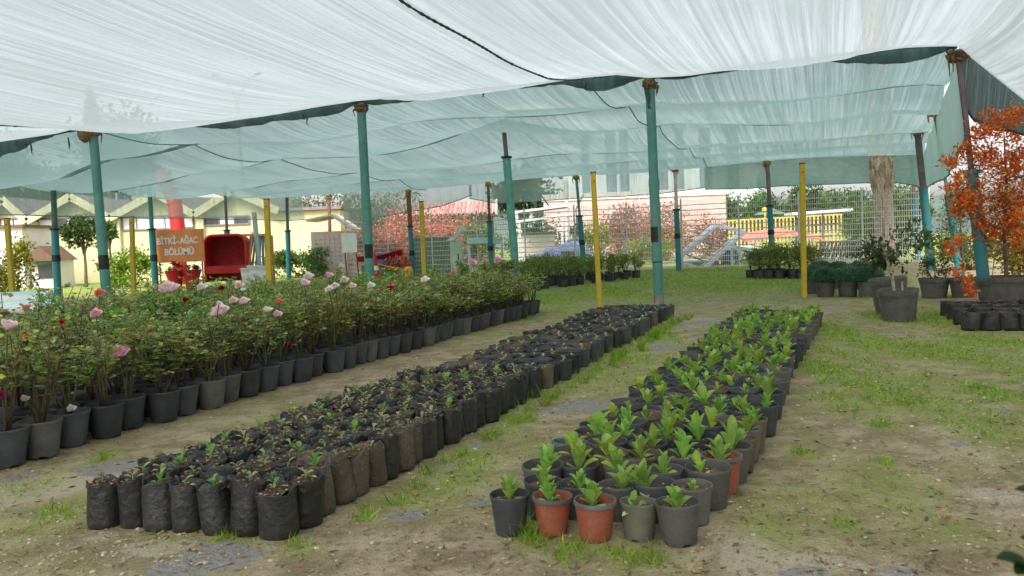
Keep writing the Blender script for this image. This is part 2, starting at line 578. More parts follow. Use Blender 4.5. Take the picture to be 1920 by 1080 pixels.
PALE = [blob_from_px(*b) for b in (
    (100, 905, 150, 30, 0.9), (40, 930, 90, 24, 0.7), (1790, 812, 80, 14, 0.9), (1820, 850, 40, 26, 0.75), (1860, 930, 70, 20, 0.8), (1400, 1030, 60, 30, 0.9), (1480, 1060, 130, 30, 0.9),
    (1680, 1070, 60, 20, 0.7), (1290, 600, 60, 10, 0.6), (420, 790, 110, 14, 0.55), (700, 700, 120, 12, 0.4), (1230, 545, 120, 7, 0.5), (300, 1030, 80, 20, 0.7), (190, 1010, 50, 14, 0.6),
    (620, 990, 40, 20, 0.4), (1640, 600, 60, 14, 0.5), (1270, 480, 50, 10, 0.9), (1270, 495, 70, 10, 0.7), (1500, 600, 50, 12, 0.4), (840, 870, 30, 15, 0.5))]
SHEET = [blob_from_px(*b) for b in (
    (260, 872, 140, 15, 1.0), (60, 885, 90, 12, 0.7), (420, 1045, 95, 30, 1.0), (320, 1070, 60, 22, 0.9), (760, 965, 50, 12, 0.9), (900, 940, 60, 12, 0.6), (1090, 760, 70, 12, 0.95), (1040, 772, 40, 8, 0.7), (1245, 648, 50, 10, 0.8),
    (1330, 604, 70, 6, 0.8), (1300, 612, 50, 6, 0.6), (1520, 1075, 70, 14, 0.85), (1690, 1072, 50, 12, 0.8), (1810, 838, 30, 9, 0.6), (890, 832, 28, 12, 0.7), (1880, 772, 24, 8, 0.8), (1560, 577, 30, 5, 0.7),
    (500, 810, 60, 7, 0.45))]


def field(blobs, x, y):
    r = np.zeros_like(x)
    for (cx, cy, rx, ry, w) in blobs:
        r = np.maximum(r, w * np.exp(-(((x - cx) / rx) ** 2 + ((y - cy) / ry) ** 2) * 0.8))
    return r


def vnoise(x, y, sc, seed=0):
    """cheap smooth value noise for numpy arrays"""
    xs, ys = x * sc + seed * 17.3, y * sc + seed * 9.1
    xi, yi = np.floor(xs).astype(int), np.floor(ys).astype(int)
    fx, fy = xs - xi, ys - yi
    fx, fy = fx * fx * (3 - 2 * fx), fy * fy * (3 - 2 * fy)

    def h(a, b):
        v = np.sin(a * 127.1 + b * 311.7 + seed * 74.7) * 43758.5453
        return v - np.floor(v)
    return (h(xi, yi) * (1 - fx) + h(xi + 1, yi) * fx) * (1 - fy) + (h(xi, yi + 1) * (1 - fx) + h(xi + 1, yi + 1) * fx) * fy


def green_at(x, y):
    g = field(GREEN, x, y)
    nz = 0.5 * vnoise(x, y, 1.1, 1) + 0.3 * vnoise(x, y, 3.1, 2) + 0.2 * vnoise(x, y, 8, 3)
    out = ss(y, 26, 34) * 0.8
    return np.clip(np.maximum(g, out) * (0.55 + 1.1 * nz) + 0.55 * (nz - 0.42), 0, 1)


def height_at(x, y):
    return (vnoise(x, y, 0.9, 5) - 0.5) * 0.03 + (vnoise(x, y, 3.5, 6) - 0.5) * 0.012


def build_ground():
    fine_x = np.arange(-7.5, 9.01, 0.065)
    xs = np.concatenate([-np.geomspace(7.8, 900, 46)[::-1], fine_x, np.geomspace(9.3, 900, 46)])
    fine_y = np.concatenate([np.arange(1.2, 9, 0.05), np.arange(9, 20, 0.1)])
    ys = np.concatenate([[-300, -100, -40, -15, -6, -2, 0], fine_y, np.geomspace(20.3, 1600, 70)])
    X, Y = np.meshgrid(xs, ys)
    Z = height_at(X, Y) * ss(40 - Y, 0, 15)
    ny, nx = X.shape
    me = bpy.data.meshes.new('ground')
    V = np.stack([X, Y, Z], -1).reshape(-1, 3)
    i = np.arange((ny - 1) * (nx - 1))
    r, c = i // (nx - 1), i % (nx - 1)
    F = np.stack([r * nx + c, r * nx + c + 1, (r + 1) * nx + c + 1, (r + 1) * nx + c], 1)
    me.from_pydata(V.tolist(), [], F.tolist())
    me.polygons.foreach_set('use_smooth', np.ones(len(F), bool))
    a = me.attributes.new('cover', 'FLOAT_COLOR', 'POINT')
    C = np.ones((ny * nx, 4), np.float32)
    C[:, 0] = green_at(X, Y).ravel()
    C[:, 1] = field(PALE, X, Y).ravel()
    C[:, 2] = field(SHEET, X, Y).ravel()
    a.data.foreach_set('color', C.ravel())
    m, nt, out = new_mat('ground_soil')
    p = N(nt, 'ShaderNodeBsdfPrincipled')
    at = N(nt, 'ShaderNodeAttribute', attribute_name='cover')
    sp = N(nt, 'ShaderNodeSeparateColor')
    L(nt, at, 'Color', sp, 0)
    n_big = noise_tex(nt, 0.9, 6, 0.65)
    n_mid = noise_tex(nt, 4.0, 6, 0.7)
    n_fin = noise_tex(nt, 26, 5, 0.7)
    n_tin = noise_tex(nt, 110, 3, 0.6)
    c = mixcol(nt, mapr(nt, n_mid, 0.42, 0.58), (0.47, 0.37, 0.25), (0.25, 0.185, 0.118))
    # thin moss film over the soil
    mo = mth(nt, 'MULTIPLY', mapr(nt, n_big, 0.42, 0.62, 0.10, 0.9, True), mapr(nt, n_fin, 0.35, 0.6, 0.2, 0.85))
    c = mixcol(nt, mo, c, (0.245, 0.215, 0.09))
    # pale dry soil
    pa = mapr(nt, mth(nt, 'ADD', (sp, 1), mapr(nt, n_mid, 0.3, 0.7, -0.42, 0.3)), 0.34, 0.54, 0, 1, True)
    c = mixcol(nt, mth(nt, 'MULTIPLY', pa, mapr(nt, n_fin, 0.3, 0.7, 0.55, 1.0)), c, (0.50, 0.42, 0.32))
    # green film under the grass
    gf = mth(nt, 'MULTIPLY', (sp, 0), mapr(nt, n_fin, 0.3, 0.6, 0.45, 1.0))
    c = mixcol(nt, gf, c, (0.25, 0.355, 0.055))
    # old grey weed sheet showing through
    sh = mapr(nt, mth(nt, 'ADD', (sp, 2), mapr(nt, n_mid, 0.3, 0.7, -0.34, 0.30)), 0.48, 0.57, 0, 1, True)
    sc = mixcol(nt, mapr(nt, n_fin, 0.4, 0.65), (0.31, 0.31, 0.31), (0.24, 0.205, 0.15))
    c = mixcol(nt, mth(nt, 'MULTIPLY', sh, mapr(nt, n_fin, 0.28, 0.45, 0.35, 1.0)), c, sc)
    # grit
    vo = N(nt, 'ShaderNodeTexVoronoi')
    vo.inputs['Scale'].default_value = 34
    tc = N(nt, 'ShaderNodeTexCoord')
    L(nt, tc, 'Object', vo, 'Vector')
    sel = N(nt, 'ShaderNodeSeparateColor')
    L(nt, vo, 'Color', sel, 0)
    grit = mth(nt, 'MULTIPLY', mapr(nt, (vo, 'Distance'), 0.18, 0.28, 1, 0, True), mapr(nt, (sel, 0), 0.84, 0.86, 0, 1))
    c = mixcol(nt, mth(nt, 'MULTIPLY', grit, 0.75), c, (0.42, 0.37, 0.29))
    c = mixcol(nt, mapr(nt, n_tin, 0.52, 0.72, 0, 0.6), c, (0.075, 0.055, 0.03))
    nt.links.new(c[0].outputs[c[1]], p.inputs['Base Color'])
    p.inputs['Roughness'].default_value = 0.92
    p.inputs['Specular IOR Level'].default_value = 0.25
    h = mth(nt, 'ADD', mth(nt, 'MULTIPLY', (n_fin[0], 0), 1.0), mth(nt, 'MULTIPLY', (n_tin[0], 0), 0.35))
    h = mth(nt, 'ADD', h, mth(nt, 'MULTIPLY', grit, 0.6))
    b = N(nt, 'ShaderNodeBump')
    b.inputs['Strength'].default_value = 0.8
    b.inputs['Distance'].default_value = 0.02
    nt.links.new(h[0].outputs[0], b.inputs['Height'])
    L(nt, b, 0, p, 'Normal')
    L(nt, p, 0, out, 0)
    me.materials.append(m)
    o = link('ground', me)
    tag(o, 'brown mossy earth of the nursery yard with grey sheet showing through', 'ground', kind='structure')


build_ground()

# ------------------------------------------------------------------ grass, weeds, grit
OCC = []          # rectangles (u-v strips) kept clear are handled by density only


def scatter_grass():
    mb = MB()
    # candidates: denser close to the camera
    pts = []
    for (y0, y1, dens) in ((2.2, 5, 1300), (5, 9, 900), (9, 14, 520), (14, 22, 260), (22, 33, 110)):
        x0, x1 = -0.68 * y1, 0.68 * y1
        n = int((x1 - x0) * (y1 - y0) * dens)
        x = rng.uniform(x0, x1, n)
        y = rng.uniform(y0, y1, n)
        g = green_at(x, y)
        sh = field(SHEET, x, y)
        k = rng.random(n) < np.clip((g - 0.2) * 1.35, 0, 1) * (1 - np.clip(sh * 1.2, 0, 1)) * (np.abs(x / y) < 0.67)
        pts.append(np.stack([x[k], y[k], g[k]], 1))
    P = np.concatenate(pts)
    n = len(P)
    z = height_at(P[:, 0], P[:, 1]) - 0.004
    far = 1 + np.clip((P[:, 1] - 6) / 12, 0, 1.6)
    ln = (0.016 + 0.030 * rng.random(n) ** 2) * (0.7 + 0.8 * P[:, 2]) * (0.85 + 0.35 * far)
    D = rand_dir(n, 0.55)
    D[:, 2] = np.abs(D[:, 2])
    base = np.stack([P[:, 0], P[:, 1], z], 1)
    S1 = unit(np.cross(D, rand_dir(n)))
    w = (0.0014 + 0.0014 * rng.random(n)) * far
    tip = base + D * ln[:, None] + rng.normal(0, 0.008, (n, 3))
    mid = base + D * ln[:, None] * 0.55
    A = np.stack([base - S1 * w[:, None], base + S1 * w[:, None], mid + S1 * w[:, None] * 0.9, tip, mid - S1 * w[:, None] * 0.9], 1)
    T = palette(n, [(1, 1, 1), (1.35, 1.15, 0.9), (0.8, 0.85, 0.8), (1.7, 1.0, 0.9)], [5, 3, 2, 1])
    mb.addq(A, T, 0)
    # tall tufts beside the bags and pots
    TF = []
    for t in np.linspace(0.03, 1, 40):
        p = ground(575, 1004).lerp(ground(1268, 597), t)
        TF.append((p.x + 0.1 * CA + random.uniform(-0.02, 0.12), p.y - 0.1 * SA + random.uniform(-0.08, 0.08), 0.07 if t < 0.25 else random.choice((0.06, 0.11, 0.15))))
    for (px, py, h) in ((988, 1000, 0.1), (985, 1012, 0.09), (1000, 1018, 0.06), (1075, 1035, 0.07), (1150, 1040, 0.07), (1190, 1050, 0.07), (1060, 1050, 0.05), (1230, 1050, 0.06), (415, 1012, 0.06), (425, 1015, 0.05),
                        (560, 1025, 0.06), (300, 1000, 0.04), (1500, 850, 0.06), (1590, 985, 0.06), (1655, 868, 0.05), (1560, 740, 0.06), (1540, 720, 0.07), (1530, 700, 0.07), (120, 970, 0.05), (95, 960, 0.05), (190, 860, 0.05),
                        (1545, 680, 0.08), (1540, 660, 0.08), (1660, 800, 0.05), (1830, 730, 0.06), (1900, 720, 0.06), (1640, 800, 0.05)):
        p = ground(px, py)
        TF.append((p.x, p.y, h))
    for (x, y, h) in TF:
        k = random.randint(30, 60)
        b = np.stack([x + rng.normal(0, 0.03, k), y + rng.normal(0, 0.03, k), np.full(k, -0.005)], 1)
        D = rand_dir(k, 2.2)
        ln = h * (0.5 + 0.9 * rng.random(k))
        S1 = unit(np.cross(D, rand_dir(k)))
        w = 0.0014 * (1 + y / 12)
        mid = b + D * ln[:, None] * 0.6
        tip = mid + unit(D + rng.normal(0, 0.35, (k, 3))) * ln[:, None] * 0.5
        mb.addq(np.stack([b - S1 * w, b + S1 * w, mid + S1 * w * 0.8, tip, mid - S1 * w * 0.8], 1), palette(k, [(1, 1.1, 1), (0.85, 1.0, 0.8), (1.3, 1.2, 0.8)], [4, 3, 1]), 0)
    o = mb.obj('grass', 'grass_leaf', smooth=False)
    tag(o, 'short green grass and taller tufts growing out of the bare earth', 'grass', kind='stuff')
    # small broad leaved weeds, mostly on the right
    mb = MB()
    pts = []
    for (y0, y1, dens) in ((3, 8, 300), (8, 14, 230), (14, 24, 60)):
        x0, x1 = -0.4 * y1, 0.66 * y1
        n = int((x1 - x0) * (y1 - y0) * dens)
        x, y = rng.uniform(x0, x1, n), rng.uniform(y0, y1, n)
        g = green_at(x, y) * np.where(x > 2.0, 1.0, 0.35)
        k = rng.random(n) < np.clip((g - 0.30) * 1.3, 0, 1)
        pts.append(np.stack([x[k], y[k]], 1))
    P = np.concatenate(pts)
    for q in range(6):
        n = len(P)
        a = rng.uniform(0, 2 * PI, n)
        D = np.stack([np.cos(a), np.sin(a), 0.25 + 0.9 * rng.random(n)], 1)
        ln = 0.010 + 0.018 * rng.random(n)
        st = 0.008 + 0.022 * rng.random(n)
        b = np.stack([P[:, 0] + np.cos(a) * st * 0.6, P[:, 1] + np.sin(a) * st * 0.6, height_at(P[:, 0], P[:, 1]) + st], 1)
        mb.addq(leaf_quads(b, D, np.stack([-np.cos(a) * 0.5, -np.sin(a) * 0.5, np.ones(n)], 1), ln, ln * 0.7),
                palette(n, [(1, 1, 1), (1.3, 1.15, 1), (0.75, 0.85, 0.8)], [4, 2, 2]), 0)
    o = mb.obj('weeds', 'weed_leaf', smooth=False)
    tag(o, 'low broad leaved weeds carpeting the earth', 'weeds', kind='stuff')
    # pebbles
    mb = MB()
    ico = [(0, 0, 1), (0.89, 0, 0.45), (0.28, 0.85, 0.45), (-0.72, 0.53, 0.45), (-0.72, -0.53, 0.45), (0.28, -0.85, 0.45), (0.72, 0.53, -0.3), (-0.28, 0.85, -0.3), (-0.89, 0, -0.3), (-0.28, -0.85, -0.3), (0.72, -0.53, -0.3)]
    fs = [(0, i, i % 5 + 1) for i in range(1, 6)] + [(1, 6, 2), (2, 6, 7), (2, 7, 3), (3, 7, 8), (3, 8, 4), (4, 8, 9), (4, 9, 5), (5, 9, 10), (5, 10, 1), (1, 10, 6)]
    for i in range(15000):
        py = 560 + 530 * random.random() ** 1.1
        px = random.uniform(-20, 1940)
        p = ground(px, py)
        pn = float(vnoise(np.array([p.x]), np.array([p.y]), 0.8, 9)[0])
        if random.random() > 0.15 + 0.95 * ss(np.array(pn), 0.35, 0.75):
            continue
        r = 0.0022 + 0.0075 * random.random() ** 3.5 * (1 + p.y / 10)
        if random.random() < 0.012:
            r *= 1.9
        a, b, c = r * random.uniform(0.7, 1.3), r * random.uniform(0.7, 1.3), r * random.uniform(0.4, 0.8)
        rz = random.random() * 6.3
        cz, sz = math.cos(rz), math.sin(rz)
        j = [(v[0] * a * random.uniform(0.75, 1.25), v[1] * b * random.uniform(0.75, 1.25), v[2] * c) for v in ico]
        z = float(height_at(np.array(p.x), np.array(p.y)))
        k = random.uniform(0.55, 1.35)
        mb.add([(p.x + v[0] * cz - v[1] * sz, p.y + v[0] * sz + v[1] * cz, z + v[2] + c * 0.2) for v in j], fs, 0, (k, k * random.uniform(0.92, 1), k * random.uniform(0.82, 1)))
    o = mb.obj('gravel', 'pebble', smooth=False)
    tag(o, 'small pale pebbles strewn over the earth', 'gravel', kind='stuff')
    # dead leaves and straw
    mb = MB()
    n = 9000
    py = 560 + 520 * rng.random(n)
    px = rng.uniform(0, 1920, n)
    P = np.array([ground(a, b)[:] for a, b in zip(px, py)])
    P[:, 2] = height_at(P[:, 0], P[:, 1]) + 0.004
    a = rng.uniform(0, 2 * PI, n)
    D = np.stack([np.cos(a), np.sin(a), 0.15 * rng.normal(size=n)], 1)
    ln = (0.012 + 0.03 * rng.random(n) ** 2) * (1 + P[:, 1] / 14)
    mb.addq(leaf_quads(P, D, rand_dir(n, 3), ln, ln * rng.uniform(0.1, 0.5, n)), palette(n, [(1, 1, 1), (1.8, 1.8, 1.9), (0.5, 0.5, 0.5), (1.3, 0.9, 0.7)], [5, 4, 1.5, 1]), 0)
    o = mb.obj('leaf_litter', 'litter', smooth=False)
    tag(o, 'dry leaves and straw scattered on the earth', 'litter', kind='stuff')


scatter_grass()

# ================================================================== SHADE CANOPY
V_FRONT, V_BACK, U_LEFT = 15.0, 33.6, -23.5
edge_px = [(-90, 318), (0, 262), (60, 256), (110, 250), (165, 236), (230, 235), (300, 231), (400, 228), (520, 214), (600, 200), (675, 189), (800, 178), (960, 163), (1090, 146),
           (1160, 140), (1218, 146), (1290, 142), (1400, 124), (1550, 106), (1700, 89), (1790, 86), (1810, 92)]
eu = [uv_of(at_v(x, y, V_FRONT))[0] for x, y in edge_px]
ez = [at_v(x, y, V_FRONT).z for x, y in edge_px]
eu = [-60] + eu + [60]
ez = [ez[0] - 0.1] + ez + [ez[-1]]
back_px = [(615, 362), (765, 350), (915, 340), (1080, 327), (1265, 312), (1440, 299), (1710, 282)]
bu = [-60] + [uv_of(at_v(x, y, V_BACK))[0] for x, y in back_px] + [60]
bz = [at_v(x, y, V_BACK).z for x, y in back_px]
bz = [bz[0]] + bz + [bz[-1]]
P1795 = at_v(1795, 95, V_FRONT)
U_R0 = uv_of(P1795)[0]
U_R1 = uv_of(at_v(1730, 300, V_BACK))[0]


def zf(u):
    return float(np.interp(u, eu, ez))


def zb(u):
    return float(np.interp(u, bu, bz))


def u_right(v):
    return U_R0 + (U_R1 - U_R0) * max(0, min(1, (v - V_FRONT) / (V_BACK - V_FRONT)))


TOP945 = at_v(945, 225, 22.5)
U945 = uv_of(TOP945)[0]
WIRES = [15.0, 18.6, 22.5, 27.3, 30.4, 33.6]
POST_U = [-27, -21, uv_of(at_v(172, 238, V_FRONT))[0], uv_of(at_v(677, 195, V_FRONT))[0], uv_of(at_v(1218, 150, V_FRONT))[0], U_R0]


def rear_z(u, v):
    t = (v - V_FRONT) / (V_BACK - V_FRONT)
    z = zf(u) * (1 - t) + zb(u) * t
    if u < -18:
        z += 0.0
    for a, b in zip(WIRES, WIRES[1:]):
        if a <= v <= b:
            z -= 0.30 * max(0.0, math.sin(PI * (v - a) / (b - a))) ** 0.8 * (0.75 + 0.25 * math.sin(u * 0.6 + a))
    for a, b in zip(POST_U, POST_U[1:]):
        if a <= u <= b:
            z -= 0.16 * math.sin(PI * (u - a) / (b - a)) ** 2 * math.sin(PI * min(1, t * 1.3)) ** 1
    bump = TOP945.z - (zf(U945) * (1 - 7.5 / 18.6) + zb(U945) * 7.5 / 18.6)
    r = math.hypot((u - U945) / 4.2, (v - 22.5) / 3.6)
    z += (bump + 0.02) * math.exp(-r * 1.35)
    z += 0.035 * mnoise.noise(Vector((u * 0.5, v * 1.1, 0))) * math.sin(PI * t)
    return z


def near_z(u, v):
    w = V_FRONT - v
    uu = min(u, U_R0)
    z = zf(uu)
    z -= 0.27 * abs(math.sin(PI * w / 9.0)) ** 0.8
    k = min(1.0, w / 2.2)
    for a, b in zip(POST_U, POST_U[1:]):
        if a <= uu <= b:
            z -= 0.30 * math.sin(PI * (uu - a) / (b - a)) ** 1.3 * k
    z += k * (0.045 * mnoise.noise(Vector((uu * 1.1, v * 0.28, 3))) + 0.02 * mnoise.noise(Vector((uu * 4.0, v * 0.5, 8))))
    if u > U_R0:
        z -= (u - U_R0) * 1.02
    return z


def sheet(name, matn, us, vs, zfun, parent):
    """roof cloth in row coordinates: local x runs across, local y along the plant rows"""
    mb = MB()
    mb.grid([[(u, v, zfun(u, v)) for u in us] for v in vs])
    o = mb.obj(name, matn, parent, smooth=True)
    return o


near = thing('shade_net', 'pale knitted shade net roof sagging overhead towards the viewer', 'shade net', (0, 0, 0), -ANG)
sheet('roof_cloth', 'net_pale', list(np.linspace(-30, U_R0, 170)) + list(np.linspace(U_R0 + 0.15, U_R0 + 3.2, 14)), list(np.linspace(-4, 12, 54)) + list(np.linspace(12.2, V_FRONT, 22)), near_z, near)
rear = thing('shade_net', 'sea green knitted shade net roof stretched behind the first row of tall posts', 'shade net', (0, 0, 0), -ANG)
vs = np.linspace(V_FRONT, V_BACK, 110)
mbr = MB()
mbr.grid([[(uu, v, rear_z(uu, v)) for uu in np.linspace(U_LEFT, u_right(v), 130)] for v in vs])
mbr.obj('roof_cloth', 'net_teal', rear, smooth=True)
# wires the rear net hangs over, and the stitched seams
for wv in WIRES[1:]:
    w = MB()
    us = np.linspace(U_LEFT, u_right(wv), 90)
    w.tube([(u, wv, rear_z(u, wv) - 0.008) for u in us], 0.009, 6)
    # cloth doubled over the wire, a strip added to darken the fold band
    w.grid([[(u, wv - 0.42 + 0.05 * math.sin(u * 1.3 + wv), rear_z(u, wv - 0.3) - 0.03) for u in us], [(u, wv + 0.04, rear_z(u, wv + 0.04) - 0.01) for u in us]], 1)
    w.obj('support_wire', ['rope_teal', 'net_teal'], rear, smooth=True)
SEAM_U = [POST_U[2] - 0.2, uv_of(at_v(1093, 147, V_FRONT))[0]]


def seam(parent, u, v0, v1, zfun, r, beads):
    w = MB()
    n = 160
    pts = [(u + 0.03 * math.sin(v * 2.1), v, zfun(u, v) - 0.02) for v in np.linspace(v0, v1, n)]
    w.tube(pts, [r * (1.0 + beads * (0.9 if i % 2 else -0.35) * random.random()) for i in range(n)], 6)
    w.obj('stitched_seam', 'rope_dark' if parent is near else 'rope_teal', parent, smooth=True)


for u in SEAM_U:
    seam(near, u, 3, V_FRONT - 0.05, near_z, 0.013, 0.7)
    seam(rear, u, V_FRONT + 0.05, V_BACK, rear_z, 0.013, 0.2)
# dark rolled edge of the near net along the first row of posts
w = MB()
us = np.linspace(-26, U_R0, 260)
top, bot, mid = [], [], []
for u in us:
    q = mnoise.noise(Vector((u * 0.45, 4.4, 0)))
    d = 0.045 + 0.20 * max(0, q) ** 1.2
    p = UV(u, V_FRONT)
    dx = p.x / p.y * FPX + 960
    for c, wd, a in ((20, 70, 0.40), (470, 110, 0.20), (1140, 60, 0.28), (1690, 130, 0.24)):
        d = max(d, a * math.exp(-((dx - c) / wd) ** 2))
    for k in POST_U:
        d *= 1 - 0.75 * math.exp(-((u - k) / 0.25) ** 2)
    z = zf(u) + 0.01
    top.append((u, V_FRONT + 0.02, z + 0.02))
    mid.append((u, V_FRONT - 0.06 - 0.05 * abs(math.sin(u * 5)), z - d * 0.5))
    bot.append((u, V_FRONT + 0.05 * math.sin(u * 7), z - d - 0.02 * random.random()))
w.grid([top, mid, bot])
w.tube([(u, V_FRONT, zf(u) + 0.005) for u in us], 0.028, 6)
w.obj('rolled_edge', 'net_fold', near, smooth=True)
# loose ends of cord hanging off the edge
for (px, py, ln) in ((575, 212, 0.22), (568, 210, 0.14), (130, 262, 0.2), (60, 275, 0.15), (905, 172, 0.10), (1096, 152, 0.16), (50, 268, 0.1)):
    p = at_v(px, py, V_FRONT)
    u, v = uv_of(p)
    w = MB()
    w.tube([(u, v - 0.03, p.z + 0.05), (u + 0.04, v - 0.05, p.z - ln * 0.5), (u + 0.01, v - 0.03, p.z - ln), (u + 0.07, v - 0.04, p.z - ln * 1.25)], [0.018, 0.022, 0.012, 0.004], 6)
    w.obj('loose_cord', 'rope_dark', near, smooth=True)


# ------------------------------------------------------------------ side nets
def side_net(label, matn, tops, bots, nx, nz, wave=0.06, group='side nets hanging from the roof edge'):
    """a hanging net between two polylines of world points"""
    t = thing('side_net', label, 'side net', (0, 0, 0), 0, None)

    def samp(pl, s):
        x = s * (len(pl) - 1)
        i = min(int(x), len(pl) - 2)
        return Vector(pl[i]).lerp(Vector(pl[i + 1]), x - i)
    rows = []
    dirn = (Vector(tops[-1]) - Vector(tops[0])).normalized()
    nrm = dirn.cross(Vector((0, 0, 1))).normalized()
    for j in range(nz):
        f = j / (nz - 1)
        r = []
        for i in range(nx):
            s = i / (nx - 1)
            p = samp(tops, s).lerp(samp(bots, s), f)
            r.append(p + nrm * wave * f * (mnoise.noise(Vector((s * nx * 0.22, f, len(tops)))) + 0.35 * math.sin(s * nx * 0.8)))
        rows.append(r)
    w = MB()
    w.grid(rows)
    w.obj('net_cloth', matn, t, smooth=True)
    h = MB()
    h.tube([p - Vector((0, 0, 0.0)) for p in rows[-1]], 0.02, 6)
    h.obj('hem', 'rope_teal' if matn != 'net_fold' else 'rope_dark', t, smooth=True)
    return t


vsl = np.linspace(13, V_BACK, 12)
side_net('thin grey side net hanging in front of the gables of the cream building', 'net_side',
         [UV(U_LEFT, v, rear_z(U_LEFT, max(v, V_FRONT)) - 0.02) for v in vsl], [UV(U_LEFT + 0.15 * math.sin(v), v, 2.78 + 0.07 * math.sin(v * 1.7)) for v in vsl], 90, 10)
left_b = uv_of(at_v(645, 412, V_BACK))[0]
bl = [(645, 412), (700, 408), (765, 398), (830, 386), (885, 366)]
side_net('thin grey side net above the red leaved shrubs left of the tiled roof', 'net_side',
         [UV(uv_of(at_v(x, y, V_BACK))[0], V_BACK, zb(uv_of(at_v(x, y, V_BACK))[0]) - 0.02) for x, y in bl], [at_v(x, y, V_BACK + 0.05) for x, y in bl], 50, 8)
bl = [(880, 372), (930, 381), (1000, 378), (1080, 372), (1170, 368), (1230, 364), (1322, 352)]
side_net('clear grey side net in front of the pale building with slate panels', 'net_side',
         [UV(uv_of(at_v(x, y, V_BACK))[0], V_BACK, zb(uv_of(at_v(x, y, V_BACK))[0]) - 0.02) for x, y in bl], [at_v(x, y, V_BACK + 0.05) for x, y in bl], 60, 8)
bl = [(1322, 355), (1400, 354), (1460, 349), (1540, 346), (1620, 343), (1680, 342), (1716, 348), (1740, 362)]
side_net('thick green side net hanging in front of the hedge by the palm trunk', 'net_dark',
         [UV(uv_of(at_v(x, y, V_BACK))[0], V_BACK, zb(uv_of(at_v(x, y, V_BACK))[0]) - 0.02) for x, y in bl], [at_v(x, y, V_BACK + 0.05) for x, y in bl], 60, 10)
vr = np.linspace(V_FRONT, V_BACK, 10)
bz_r = np.interp(vr, [15, 17, 21, 25, 33.6], [2.75, 2.45, 2.35, 2.5, 2.7])
side_net('grey green side net along the right edge of the roof behind the orange leaved sapling', 'net_dark',
         [UV(u_right(v), v, rear_z(u_right(v), v) - 0.02) for v in vr], [UV(u_right(v) + 0.1, v, z) for v, z in zip(vr, bz_r)], 70, 12)
side_net('bunched dark green net slung from the right corner post', 'net_fold',
         [UV(U_R0 + k, V_FRONT, near_z(U_R0 + k, V_FRONT) + 0.03) for k in (0.05, 0.4, 0.8, 1.2, 1.7)],
         [at_v(x, y, V_FRONT + 0.15) for x, y in ((1803, 185), (1822, 222), (1862, 240), (1930, 254), (1995, 305))], 40, 8, 0.1)


